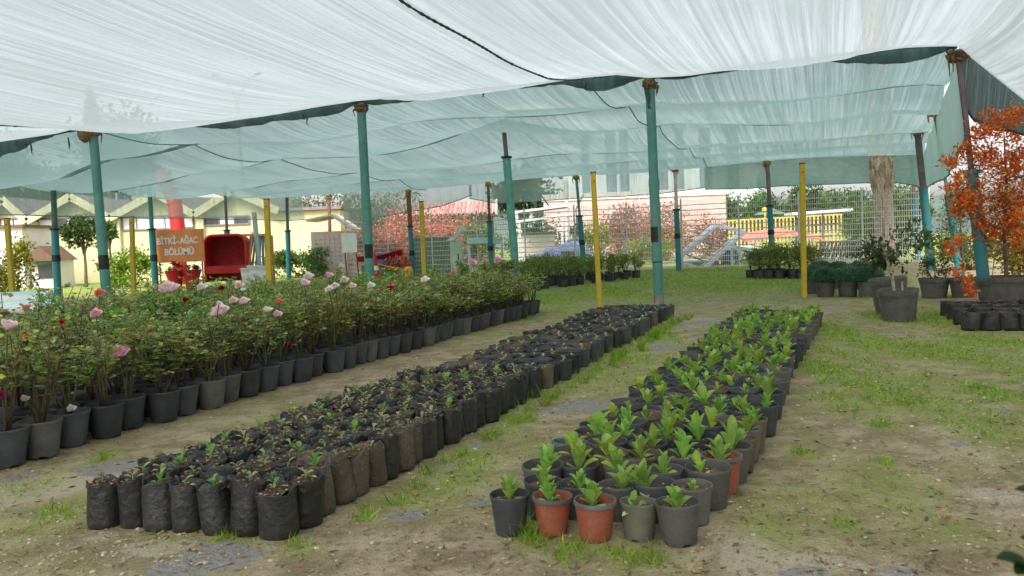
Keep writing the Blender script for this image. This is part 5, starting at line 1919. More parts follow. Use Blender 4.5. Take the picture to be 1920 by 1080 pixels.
m = MB()
text_into(m, 'B\u0130TK\u0130', 0.33, -wS * 0.465, c.z + hS * 0.16, -0.032, 'LEFT', 0.032, wS * 0.40)
text_into(m, 've', 0.14, -wS * 0.022, c.z + hS * 0.13, -0.032, 'CENTER', 0.02, wS * 0.065)
text_into(m, 'A\u011eA\u00c7', 0.33, wS * 0.405, c.z + hS * 0.16, -0.032, 'RIGHT', 0.032, wS * 0.375)
text_into(m, 'B\u00d6L\u00dcM\u00dc', 0.33, 0.0, c.z - hS * 0.20, -0.032, 'CENTER', 0.032, wS * 0.62)
m.obj('lettering', 'white_paint', t, smooth=False)

# red hooded seat
DR = 32.5
c = gp(422, DR)
t = thing('red_hooded_seat', 'bright red hooded seat with a rounded top and lattice back, right of the orange sign', 'seat', c)
w2, ztop, zbot = wpx(39, DR), at_d(422, 441, DR).z, at_d(422, 500, DR).z
arc = [(-w2, 0.25), (-w2, ztop - 0.35)] + [(-w2 + 0.35 - 0.35 * math.cos(a), ztop - 0.35 + 0.35 * math.sin(a)) for a in np.linspace(0.2, PI / 2, 6)] + [(w2 - 0.35 + 0.35 * math.sin(a), ztop - 0.35 + 0.35 * math.cos(a)) for a in np.linspace(0, PI / 2 - 0.2, 6)] + [(w2, ztop - 0.35), (w2, 0.25)]
m = MB()
m.grid([[(x, y, z) for x, z in arc] for y in (0.0, 0.1, 0.62)])
m.grid([[(x * 0.94, y, z * 0.975) for x, z in arc] for y in (0.0, 0.62)])
m.obj('hood', 'red_plastic', t)
m = MB()
m.tube([(x, 0, z) for x, z in arc], 0.055, 8)
m.obj('front_rim', 'red_plastic', t)
m = MB()
m.add([(x, 0.6, z) for x, z in arc], [tuple(range(len(arc)))])
m.obj('back', 'red_dark', t)
m = MB()
for k in np.arange(-3.0, 3.0, 0.16):
    for sg in (-1, 1):
        a, b2 = Vector((k, 0.55, 0.3)), Vector((k + sg * 1.8, 0.55, 2.1))
        pts = []
        for f in np.linspace(0, 1, 40):
            q = a.lerp(b2, f)
            if abs(q.x) < w2 * 0.9 and 0.95 < q.z < ztop - 0.12:
                pts.append(q)
        if len(pts) > 2:
            m.tube([pts[0], pts[-1]], 0.012, 4, cap=False)
m.obj('lattice', 'red_plastic', t)
m = MB()
m.box((0, 0.25, 0.72), (2 * w2 * 0.94, 0.6, 0.3))
m.obj('seat', 'red_plastic', t)
m = MB()
m.tube([(w2 + 0.02, -0.1, 0.0), (w2 + 0.32, -0.1, ztop + 0.1)], 0.025, 6)
m.obj('orange_pole', 'orange_paint', t)

# red bent tube
DT = 39.0
t = thing('red_slide_tube', 'thick red tube bending to the left behind the orange sign', 'slide tube', gp(334, DT))
m = MB()
o0 = gp(334, DT)
pts = [at_d(px, py, DT) - o0 for px, py in ((336, 500), (334, 432), (331, 405), (327, 380), (320, 358), (309, 338), (296, 324))]
pts[0].z = -0.05
m.tube(pts, [0.33, 0.33, 0.33, 0.33, 0.33, 0.31, 0.30], 18)
m.obj('tube', 'red_plastic', t)
for q, q2 in zip(pts[1:6], pts[2:]):
    m = MB()
    dn = (q2 - q).normalized() * 0.04
    m.tube([q - dn, q + dn], 0.37, 18)
    m.obj('flange', 'red_plastic', t)

# rack of grey pipes, pale blue pole, buckets
DQ = 34.0
t = thing('pipe_rack', 'leaning rack of grey pipes under a yellow bar, right of the red seat', 'pipe rack', gp(487, DQ))
o0 = gp(487, DQ)
for i in range(8):
    a = at_d(469 + i * 4.4, 443, DQ) - o0
    b2 = at_d(458 + i * 8.4, 506, DQ) - o0
    b2.z = 0
    m = MB()
    m.tube([b2 + Vector((0, -0.5, 0)), a + Vector((0, 0.1, 0))], 0.05, 8)
    m.obj('pipe', 'grey_pipe', t)
m = MB()
m.bar(at_d(452, 441, DQ) - o0, at_d(506, 440, DQ) - o0, 0.1)
m.obj('yellow_bar', 'orange_plastic', t)
for px in (455, 508):
    m = MB()
    q = at_d(px, 441, DQ) - o0
    m.bar((q.x, 0.15, 0), q + Vector((0, 0.12, 0)), 0.08)
    m.obj('upright', 'orange_plastic', t)
t = thing('pale_blue_pole', 'pale blue pole standing in front of the rack of grey pipes', 'pole', gp(486, 33))
m = MB()
m.tube([(0, 0, -0.1), (-0.12, 0, at_d(479, 398, 33).z)], 0.10, 12)
m.obj('tube', 'pale_blue_paint', t)
m = MB()
m.tube([(0, 0, -0.02), (0, 0, 0.05)], 0.2, 12)
m.obj('base', 'pale_blue_paint', t)
for (px, s, l) in ((464, 0.32, 'left'), (478, 0.36, 'middle'), (494, 0.34, 'right')):
    t = thing('white_bucket', 'white plastic bucket by the foot of the grey pipe rack, %s of the three' % l, 'bucket', gp(px, 32.2), 0, 'white buckets by the pipe rack')
    m = MB()
    m.lathe([(s * 0.75, 0), (s * 0.95, s * 2.2), (s, s * 2.25), (s, s * 2.35), (s * 0.93, s * 2.35), (s * 0.9, s * 1.4), (0.01, s * 1.4)], 18)
    m.obj('body', 'white_paint', t)
    m = MB()
    m.tube([(s * 0.96 * math.cos(a), -0.02 - s * 0.4 * math.sin(a), s * 2.2 + s * 0.3 * math.sin(a)) for a in np.linspace(0, PI, 9)], 0.012, 5)
    m.obj('handle', 'grey_pipe', t)
# red planters beside the sign
for (px, l) in ((325, 'left'), (357, 'right')):
    t = thing('red_planter', 'small red planter with flowers below the orange sign, %s of two' % l, 'planter', gp(px, 30.2), 0, 'red planters below the sign')
    m = MB()
    m.lathe([(0.2, 0), (0.26, 0.5), (0.34, 0.75), (0.36, 0.8), (0.31, 0.8), (0.28, 0.65), (0.01, 0.65)], 16)
    m.obj('bowl', 'red_plastic', t)
    m = MB()
    cloud(m, (0, 0, 0.9), (0.3, 0.3, 0.2), 200, 0.09, [(1.8, 0.25, 0.5), G0, (2.2, 0.2, 0.6)], [3, 2, 2])
    m.obj('flowers', 'tree_leaf', t, smooth=False)
# stack of white pipes at the left edge
for i, (px, py, r) in enumerate(((20, 541, 0.13), (10, 549, 0.14), (30, 553, 0.13), (-5, 556, 0.14))):
    dd = 21.5 - i * 0.35
    q = gp(px, dd)
    t = thing('white_pipe', ['long white pipe lying at the back of the pile at the left edge', 'white pipe on the pile, second from the back', 'white pipe on the pile, second from the front', 'front white pipe of the pile at the left edge, beside the roses'][i], 'pipe', (q.x, dd, r + 0.1 * (3 - i)), math.radians(8))
    m = MB()
    m.tube([(-2.5, 0, 0), (0.9, 0, 0.0)], r, 14, cap=False)
    m.tube([(-2.5, 0, 0), (0.9, 0, 0.0)], r * 0.85, 14, cap=False)
    m.obj('tube', 'ice_blue' if i % 2 == 0 else 'white_paint', t)
    m = MB()
    m.tube([(0.8, 0, 0), (0.92, 0, 0)], r * 1.15, 14)
    m.obj('socket_end', 'white_paint', t)
for i in range(2):
    q = gp(10 + 20 * i, 21.2 - 0.3 * i)
    t = thing('wooden_bearer', 'timber bearer under the pile of white pipes, %s one' % ('left' if i == 0 else 'right'), 'timber', q)
    m = MB()
    m.box((0, 0, 0.06), (0.12, 2.2, 0.12))
    m.obj('timber', 'brown_wood', t)

# ------------------------------------------------------------------ yard clutter behind the fence
def box_thing(name, label, cat, px0, px1, py0, py1, d, depth, matn, part='body', trim=None, rz=0.0):
    a, b2 = at_d(px0, py0, d), at_d(px1, py0, d)
    zt = a.z
    zb_ = max(0, at_d(px0, py1, d).z)
    c = Vector(((a.x + b2.x) / 2, d, 0))
    t = thing(name, label, cat, c, rz)
    m = MB()
    m.box((0, depth / 2, (zt + zb_) / 2), (b2.x - a.x, depth, zt - zb_))
    m.obj(part, matn, t)
    return t, b2.x - a.x, zt


t, w_, h_ = box_thing('green_tank', 'large dull green tank with ribbed sides behind the rusty post', 'tank', 768, 850, 449, 520, 37, 1.6, 'green_tank')
for i in range(7):
    m = MB()
    m.box((-w_ / 2 + w_ * (i + 0.5) / 7, -0.03, h_ / 2), (0.06, 0.05, h_ * 0.96))
    m.obj('rib', 'green_tank', t)
m = MB()
m.box((0, 0.8, h_ + 0.04), (w_ + 0.12, 1.72, 0.08))
m.obj('rim', 'green_tank', t)
t, w_, h_ = box_thing('mint_cabinet', 'pale mint cabinet with a raised slanted lid left of the pale blue stand', 'cabinet', 843, 866, 452, 520, 35.5, 0.7, 'mint_panel')
m = MB()
m.bar((-w_ / 2, 0.1, h_), (w_ / 2 + 0.1, 0.5, h_ + 0.55), 0.6, 0.05)
m.obj('lid', 'mint_panel', t)
m = MB()
m.box((0.08, -0.02, h_ * 0.55), (0.04, 0.04, 0.25))
m.obj('handle', 'black_paint', t)
# pale blue stand
o0 = gp(910, 35)
t = thing('pale_blue_stand', 'pale blue open stand with a tray top behind the fence', 'stand', o0)
zt = at_d(910, 455, 35).z
m = MB()
m.box((0, 0.5, zt), (1.5, 1.0, 0.06))
for (x, y, a, b2) in ((0, 0.02, 1.5, 0.05), (0, 0.98, 1.5, 0.05), (-0.73, 0.5, 0.05, 0.9), (0.73, 0.5, 0.05, 0.9)):
    m.box((x, y, zt + 0.13), (a, b2, 0.2))
m.obj('tray', 'ice_blue', t)
for x in (-0.7, 0.7):
    for y in (0.06, 0.94):
        m = MB()
        m.box((x, y, zt / 2 - 0.03), (0.1, 0.1, zt - 0.06))
        m.obj('leg', 'ice_blue', t)
m = MB()
m.box((0, 0.5, 0.3), (1.28, 0.8, 0.05))
m.obj('shelf', 'ice_blue', t)
# blue tarpaulin heap
o0 = gp(1050, 37)
t = thing('blue_tarpaulin', 'lilac blue tarpaulin draped over a heap behind the fence', 'tarpaulin', o0)
m = MB()
P = []
for j in range(22):
    r = []
    for i in range(40):
        x, y = -1.75 + 3.3 * i / 39, -0.7 + 2.0 * j / 21
        e = max(0, 1 - (abs(x + 0.1) / 1.6) ** 4) * max(0, 1 - (abs(y - 0.3) / 1.0) ** 4)
        h = (1.0 + 0.28 * ss(np.array(x), -0.4, 0.4) + 0.10 * mnoise.noise(Vector((x * 1.6, y * 1.6, 2)))) * e ** 0.5
        if x < -0.7:
            h *= 0.82
        r.append((x + 0.05 * mnoise.noise(Vector((y * 3, x, 4))), y, max(0.01, h + 0.05 * mnoise.noise(Vector((x * 5, y * 2, 7))))))
    P.append(r)
m.grid(P)
m.obj('sheet', 'tarp_blue', t, smooth=True)
t = thing('junk_heap', 'small heap of grey and green scrap in front of the blue tarpaulin', 'scrap', gp(1050, 35.6))
m = MB()
for i in range(16):
    m.box((random.uniform(-0.9, 0.9), random.uniform(-0.2, 0.3), random.uniform(0.1, 0.7)), (random.uniform(0.2, 0.6), 0.2, random.uniform(0.1, 0.35)), rot=Matrix.Rotation(random.uniform(-0.8, 0.8), 3, 'Y'))
m.obj('scrap_pieces', 'green_tank', t)
t = thing('white_pipe_bend', 'pale blue bent pipe sticking out of the heap beside the thin teal post', 'pipe', gp(1075, 35.2))
o0 = gp(1075, 35.2)
m = MB()
pts = [at_d(x, y, 35.2) - o0 for x, y in ((1064, 452), (1083, 446), (1090, 460), (1098, 486))]
pts.append(Vector((pts[-1].x, 0, 0)))
m.tube(pts, 0.06, 8)
m.obj('tube', 'ice_blue', t)
# white pergola with a grey sheet
D = 40
o0 = gp(1018, D)
t = thing('white_frame_shelter', 'white framed shelter with a slanting top beam behind the blue tarpaulin', 'shelter', o0)


def bars(name, pairs, w, matn, parent, o0, D, dy=0.0):
    for (a, b2) in pairs:
        m = MB()
        m.bar(at_d(a[0], a[1], D) - o0 + Vector((0, dy, 0)), at_d(b2[0], b2[1], D) - o0 + Vector((0, dy, 0)), w)
        m.obj(name, matn, parent)


bars('beam', (((967, 398), (1068, 385)), ((969, 416), (1068, 402))), 0.11, 'white_paint', t, o0, D)
bars('beam', (((967, 398), (1068, 385)),), 0.11, 'white_paint', t, o0, D, 2.0)
bars('upright', (((968, 396), (970, 418)), ((1068, 384), (1072, 404)), ((1060, 402), (1064, 490)), ((974, 416), (976, 490)), ((1054, 402), (1055, 488))), 0.13, 'pale_wall', t, o0, D)
bars('brace', (((1032, 421), (1062, 434)),), 0.08, 'pale_wall', t, o0, D)
m = MB()
a, b2 = at_d(968, 399, D) - o0, at_d(1068, 386, D) - o0
m.add([a, b2, b2 + Vector((0, 2, 0)), a + Vector((0, 2, 0)), a + Vector((0, 0, .04)), b2 + Vector((0, 0, .04)), b2 + Vector((0, 2, .04)), a + Vector((0, 2, .04))], [(3, 2, 1, 0), (4, 5, 6, 7), (0, 1, 5, 4), (1, 2, 6, 5), (2, 3, 7, 6), (3, 0, 4, 7)])
m.obj('roof_sheet', 'purple_roof', t)
t, w_, h_ = box_thing('low_wall', 'low whitish wall below the white framed shelter', 'wall', 962, 1040, 442, 520, 42, 0.3, 'pale_wall', 'masonry')
m = MB()
m.box((0, 0.15, h_ + 0.04), (w_ + 0.08, 0.4, 0.07))
m.obj('coping', 'concrete', t)
# kennel and white board at the left end of the fence
t, w_, h_ = box_thing('white_board', 'blank white board leaning at the left end of the fence', 'board', 640, 668, 438, 474, 36, 0.05, 'white_paint', 'panel')
for x in (-0.25, 0.25):
    m = MB()
    m.bar((x, 0.5, 0), (x, 0.06, h_ * 0.9), 0.05)
    m.obj('strut', 'brown_wood', t)
o0 = gp(618, 39)
t = thing('brick_kiosk', 'small kiosk with a red brick wall and a pale crooked roof edge', 'kiosk', o0)
m = MB()
m.box((0, 1, 1.1), (1.7, 2.0, 2.2))
m.obj('wall', 'pink_wall', t)
m = MB()
for i in range(9):
    m.box((0, -0.015, 0.3 + i * 0.2), (1.6, 0.04, 0.04))
for i in range(7):
    m.box((-0.7 + i * 0.23, -0.02, 1.1), (0.03, 0.04, 1.8))
m.obj('trellis', 'wire_white', t)
m = MB()
m.bar((-1.0, 0.9, 2.75), (0.2, 0.9, 2.95), 2.3, 0.1)
m.bar((0.2, 0.9, 2.95), (1.15, 0.9, 2.25), 2.3, 0.1)
m.obj('roof', 'pale_wall', t)
# plastic toys
t = thing('orange_toy_slide', 'low orange plastic slide lying behind the middle front post', 'toy', gp(730, 35), 0)
m = MB()
m.grid([[(x, y, 0.15 + 0.42 * (1 - f) + 0.14 * abs(y / 0.25)) for y in (-0.25, -0.2, 0, 0.2, 0.25)] for f, x in zip(np.linspace(0, 1, 8), np.linspace(-0.7, 0.8, 8))])
m.box((-0.65, 0, 0.28), (0.12, 0.5, 0.56))
m.obj('chute', 'orange_plastic', t)
m = MB()
m.lathe([(0.2, 0), (0.22, 0.3), (0.15, 0.42), (0.02, 0.45)], 12, c=(0.75, 0.1, 0.05))
m.obj('footrest', 'orange_plastic', t)
t = thing('toy_boat', 'red and blue plastic toy boat lying behind the orange slide', 'toy', gp(712, 36.5), 0)
m = MB()
m.grid([[(x, 0.35 * s * (1 - (abs(x) / 1.1) ** 3), 0.75 + 0.25 * abs(s) + 0.12 * x + 0.1 * abs(x)) for s in (-1, -.6, 0, .6, 1)] for x in np.linspace(-1.0, 1.0, 12)])
m.obj('hull', 'red_plastic', t)
m = MB()
m.box((0.2, -0.1, 0.72), (1.5, 0.4, 0.2))
m.obj('blue_base', 'blue_plastic', t)
m = MB()
m.box((0, 0, 0.3), (1.6, 0.5, 0.6))
m.obj('trestle', 'green_tank', t)
t = thing('traffic_cone', 'red and white traffic cone just right of the middle front post', 'cone', gp(702, 34.5))
m = MB()
m.box((0, 0, 0.03), (0.5, 0.5, 0.06))
m.lathe([(0.2, 0.06), (0.04, 1.15), (0.03, 1.18)], 14, cap_top=True)
m.obj('body', 'red_plastic', t)
m = MB()
m.lathe([(0.155, 0.4), (0.11, 0.66)], 14, cap_bottom=False)
m.lathe([(0.085, 0.82), (0.06, 0.98)], 14, cap_bottom=False)
m.obj('white_band', 'white_paint', t)

# house with pink tiles
o0 = gp(850, 56)
t = thing('tiled_house', 'small house with a pink tiled roof and white gable boards behind the red shrubs', 'house', o0)
zr, ze = at_d(905, 374, 56).z, at_d(800, 402, 56).z
m = MB()
m.box((-0.4, 3, ze / 2), (6.2, 6, ze))
m.add([(2.7, 0, ze), (2.7, 3, zr - 0.05), (2.7, 6, ze)], [(0, 1, 2)])
m.obj('wall', 'brown_wood', t)
m = MB()
nr = 26
for i in range(nr):
    xa, xb = -4.6 + 7.6 * i / nr, -4.6 + 7.6 * (i + 0.86) / nr
    k = random.uniform(0.8, 1.25)
    m.add([(xa, -0.5, ze - 0.15), (xb, -0.5, ze - 0.15), (xb - (0.0), 3, zr), (xa, 3, zr), ((xa + xb) / 2, -0.5, ze + 0.0), ((xa + xb) / 2, 3, zr + 0.15)], [(0, 4, 5, 3), (4, 1, 2, 5)], 0, (k, k, k))
m.add([(-4.6, 6.5, ze - 0.15), (3.0, 6.5, ze - 0.15), (3.0, 3, zr), (-4.6, 3, zr)], [(0, 1, 2, 3)])
m.add([(-4.6, -0.5, ze - 0.18), (3.0, -0.5, ze - 0.18), (3.0, 3, zr - 0.03), (-4.6, 3, zr - 0.03)], [(0, 1, 2, 3)], 0, (0.5, 0.5, 0.5))
m.obj('roof', 'pink_roof', t)
m = MB()
m.bar((3.02, -0.5, ze - 0.1), (3.02, 3, zr + 0.05), 0.1, 0.25)
m.bar((3.02, 3, zr + 0.05), (3.02, 6.5, ze - 0.1), 0.1, 0.25)
m.box((3.0, 1.6, ze + 0.4), (0.1, 0.25, 0.9))
m.obj('gable_board', 'white_paint', t)

# pale building with slate panels
D = 72.0
xa, xb = at_d(958, 300, D).x, at_d(1420, 300, D).x
zt = at_d(1050, 205, D).z
t = thing('pale_building', 'large pale modern building with tall slate panels seen through the net', 'building', ((xa + xb) / 2, D, 0))
W = xb - xa
m = MB()
m.box((0, 6, zt / 2), (W, 12, zt))
m.obj('wall', 'pale_block', t)
m = MB()
m.box((0, 5.8, zt + 0.2), (W + 0.6, 12.8, 0.4))
m.obj('roof', 'pale_wall', t)
for px, wd, y0, y1 in ((1000, 14, 262, 320), (1040, 60, 250, 268), (1095, 14, 245, 370), (1143, 18, 245, 385), (1168, 16, 245, 385), (1238, 22, 250, 372), (1272, 14, 240, 372), (1320, 20, 240, 360), (1372, 24, 235, 350)):
    m = MB()
    p = at_d(px, y0, D)
    q = at_d(px, y1, D)
    m.box((p.x - (xa + xb) / 2, -0.05, (p.z + q.z) / 2), (wpx(wd, D), 0.16, p.z - q.z))
    m.obj('slate_panel', 'pale_wall' if px in (1000, 1040) else 'slate_panel', t)
# pink wall with a white capping in front of it
D = 51.0
xa, xb = at_d(1020, 400, D).x, at_d(1362, 400, D).x
zt, z2 = at_d(1200, 371, D).z, at_d(1200, 358, D).z
t = thing('pink_wall', 'long faded pink boundary wall with a cream top behind the dry shrubs', 'wall', ((xa + xb) / 2, D, 0))
m = MB()
m.box((0, 0.2, zt / 2), (xb - xa, 0.4, zt))
m.obj('masonry', 'pink_wall', t)
m = MB()
m.box((0, 0.22, (zt + z2) / 2), (xb - xa + 0.2, 0.6, z2 - zt))
m.obj('cream_top', 'pale_wall', t)
# poles behind the net
for (px, top, d, r, matn, lab) in ((1007, 330, 46, 0.07, 'black_steel', 'thin dark pole held by a slanting stay left of the pink wall'), (1066, 338, 44, 0.10, 'pale_steel', 'pinkish white pole behind the thin teal post')):
    o0 = gp(px, d)
    t = thing('utility_pole', lab, 'pole', o0)
    m = MB()
    m.tube([(0, 0, -0.1), (0, 0, at_d(px, top, d).z)], r, 8)
    m.obj('shaft', matn, t)
    m = MB()
    if px == 1007:
        m.tube([at_d(1009, 358, d) - o0, at_d(1029, 386, d) - o0], 0.045, 6)
    else:
        m.tube([at_d(1094, 365, d) - o0, at_d(1080, 392, d) - o0, Vector((0.5, 0, 0))], 0.04, 6)
    m.obj('stay', 'black_steel', t)

# leaning steel frame
D = 35.0
o0 = gp(1330, D)
t = thing('steel_frame', 'rectangular lilac steel frame propped at a slant against the fence', 'steel frame', o0)
m = MB()
A, B_, C_, E_ = (1270, 488), (1344, 422), (1397, 434), (1318, 506)
for dy in (0.0, 0.55):
    bars('side_rail', ((A, B_),), 0.14, 'lilac_steel', t, o0, D, dy)
    bars('side_rail', ((C_, E_),), 0.15, 'aqua_steel' if dy else 'lilac_steel', t, o0, D, dy)
    bars('end_rail', ((B_, C_), (A, E_)), 0.12, 'lilac_steel', t, o0, D, dy)
bars('cross_bar', (((1313, 449), (1363, 463)), ((1298, 463), (1345, 480))), 0.08, 'salmon_paint', t, o0, D, 0.3)
bars('cross_bar', (((1285, 476), (1330, 492)),), 0.06, 'black_steel', t, o0, D, 0.3)
m = MB()
for q in (A, B_, C_, E_):
    p = at_d(q[0], q[1], D) - o0
    m.bar(p, p + Vector((0, 0.55, 0)), 0.08)
m.obj('corner_tie', 'lilac_steel', t)
t = thing('aqua_beam', 'pale aqua beam lying across the heap right of the leaning frame', 'beam', o0)
m = MB()
m.bar(at_d(1368, 462, 35.4) - o0, at_d(1434, 474, 35.4) - o0, 0.16)
m.bar(at_d(1434, 474, 35.4) - o0, at_d(1436, 490, 35.4) * 1 - o0, 0.1)
q = at_d(1372, 463, 35.4) - o0
m.bar(q, (q.x, q.y, 0), 0.1)
m.obj('beam', 'aqua_steel', t)
for i, (x0, x1, y, mt, lab) in enumerate(((1282, 1330, 492, 'white_paint', 'white sheet lying flat under the leaning steel frame'), (1325, 1352, 490, 'salmon_paint', 'salmon coloured sheet under the leaning steel frame'), (1352, 1380, 488, 'blue_plastic', 'small dark blue box right of the white sheet'),
                                       (1378, 1410, 494, 'pale_wall', 'pale crate at the right end of the scrap heap'))):
    a, b2 = at_d(x0, y, 36.2), at_d(x1, y, 36.2)
    t = thing('scrap_sheet' if i < 2 else 'scrap_box', lab, 'scrap', ((a.x + b2.x) / 2, 36.2, 0))
    m = MB()
    m.box((0, 0, 0.22 + 0.1 * i), (b2.x - a.x, 0.8, 0.07 if i < 2 else 0.45), rot=Matrix.Rotation(random.uniform(-0.15, 0.15), 3, 'X'))
    m.box((0, 0.2, 0.1), ((b2.x - a.x) * 0.8, 0.3, 0.2))
    m.obj('sheet' if i < 2 else 'body', mt, t)
# yellow picket fence
D = 44.0
o0 = gp(1470, D)
t = thing('picket_fence', 'yellow picket fence behind the leaning steel frame', 'fence', o0)
nP = 30
for i in range(nP):
    px = 1367 + (1577 - 1367) * i / (nP - 1)
    top = 414 - 12 * i / (nP - 1)
    p = at_d(px, top, D) - o0
    m = MB()
    m.box((p.x, 0, p.z / 2), (0.09, 0.03, p.z))
    m.obj('picket', 'yellow_fence', t)
bars('rail', (((1364, 414), (1580, 402)), ((1364, 446), (1580, 438))), 0.08, 'yellow_fence', t, o0, D, 0.06)
for px in (1435, 1505):
    m = MB()
    p = at_d(px, 395, D) - o0
    m.tube([(p.x, 0.12, 0), (p.x, 0.12, p.z)], 0.05, 8)
    m.lathe([(0.05, -0.08), (0.14, 0), (0.14, 0.1), (0.03, 0.2)], 10, c=(p.x, 0.12, p.z), cap_top=True)
    m.obj('finial_post', 'yellow_fence', t)
# salmon roofed bench frame, white table
D = 37.0
o0 = gp(1470, D)
t = thing('salmon_canopy', 'low salmon pink canopy roof with a shallow ridge in front of the yellow pickets', 'canopy', o0)
m = MB()
a, r_, c_ = at_d(1398, 450, D) - o0, at_d(1478, 436, D) - o0, at_d(1548, 449, D) - o0
for p, q in ((a, r_), (r_, c_)):
    m.add([p, q, q + Vector((0, 1.6, 0.25)), p + Vector((0, 1.6, 0.25)), p + Vector((0, 0, -.09)), q + Vector((0, 0, -.09)), q + Vector((0, 1.6, .16)), p + Vector((0, 1.6, .16))], [(0, 1, 2, 3), (7, 6, 5, 4), (0, 4, 5, 1), (3, 2, 6, 7), (0, 3, 7, 4), (1, 5, 6, 2)])
m.obj('roof_sheet', 'salmon_paint', t)
for q in (a, c_):
    m = MB()
    m.bar((q.x * 0.93, 0.3, 0), (q.x * 0.93, 0.3, q.z), 0.08)
    m.obj('leg', 'purple_steel', t)
D = 40.0
o0 = gp(1535, D)
t = thing('white_awning', 'flat white awning on purple uprights behind the yellow square post', 'awning', o0)
m = MB()
a, b2 = at_d(1478, 402, D) - o0, at_d(1590, 394, D) - o0
m.bar(a, b2, 1.2, 0.14)
m.obj('top', 'white_paint', t)
bars('upright', (((1492, 402), (1493, 480)), ((1543, 400), (1544, 480))), 0.08, 'purple_steel', t, o0, D)
bars('rail', (((1490, 424), (1570, 419)), ((1490, 446), (1560, 442))), 0.07, 'purple_steel', t, o0, D)
# grey umbrella-like mesh shade
D = 46
o0 = gp(1445, D)
t = thing('parasol', 'small grey green parasol rising behind the yellow pickets', 'parasol', o0)
p = at_d(1445, 388, D) - o0
m = MB()
m.tube([(0, 0, 0), (0, 0, p.z)], 0.03, 6)
m.obj('pole', 'grey_pipe', t)
m = MB()
m.lathe([(0.95, -0.42), (0.9, -0.4), (0.45, -0.2), (0.02, 0.0)], 8, c=(0, 0, p.z), cap_bottom=True)
m.obj('canopy', 'green_tank', t)
# bike rack
D = 35.2
o0 = gp(1600, D)
t = thing('bike_rack', 'row of slanted black steel hoops forming a bicycle rack behind the fence', 'bicycle rack', o0)
for i in range(20):
    px = 1532 + 7 * i
    a, b2 = at_d(px, 492, D) - o0, at_d(px + 9, 455, D) - o0
    m = MB()
    m.tube([a, b2, b2 + Vector((0.02, 0.25, 0.04)), b2 + Vector((0, 0.5, 0)), a + Vector((0, 0.6, 0))], 0.035, 6)
    m.obj('hoop', 'black_steel', t)
    if i % 2:
        m = MB()
        m.bar(a + Vector((-0.1, -0.1, 0)), a + Vector((0.08, -0.1, 0.28)), 0.05)
        m.obj('white_foot', 'wire_white', t)
bars('rail', (((1528, 470), (1672, 464)), ((1528, 490), (1672, 486))), 0.06, 'black_steel', t, o0, D, 0.02)
m = MB()
m.box((0.0, 0.3, 0.04), (3.3, 1.0, 0.08))
m.obj('plinth', 'concrete', t)

# low brown wall at the right edge
t, w_, h_ = box_thing('brick_wall', 'low reddish brown wall behind the orange sapling', 'wall', 1770, 2050, 462, 520, 38, 0.3, 'pink_roof', 'masonry')
m = MB()
m.box((0, 0.15, h_ + 0.05), (w_ + 0.1, 0.42, 0.1))
m.obj('coping', 'pale_wall', t)

# street lamp with two arms seen through the near net
D = 55
o0 = gp(462, D)
t = thing('street_lamp', 'tall double armed street lamp showing faintly through the near net', 'street lamp', o0)
z0 = at_d(459, 195, D).z
m = MB()
m.tube([(0, 0, -0.1), (0, 0, z0 * 0.5), (-0.05, 0, z0)], [0.16, 0.12, 0.08], 10)
m.obj('pole', 'grey_pipe', t)
for sg in (-1, 1):
    m = MB()
    pts = [Vector((-0.05, 0, z0)), Vector((sg * 0.25, 0, z0 + 0.8)), Vector((sg * 0.75, 0, z0 + 1.5)), Vector((sg * 1.3, 0, z0 + 1.9))]
    m.tube(pts, [0.07, 0.06, 0.05, 0.05], 8)
    m.obj('arm', 'grey_pipe', t)
    m = MB()
    m.lathe([(0.05, -0.05), (0.22, 0.02), (0.2, 0.1), (0.05, 0.16)], 12, c=(sg * 1.45, 0, z0 + 1.9), cap_top=True)
    m.obj('lamp_head', 'slate_panel', t)

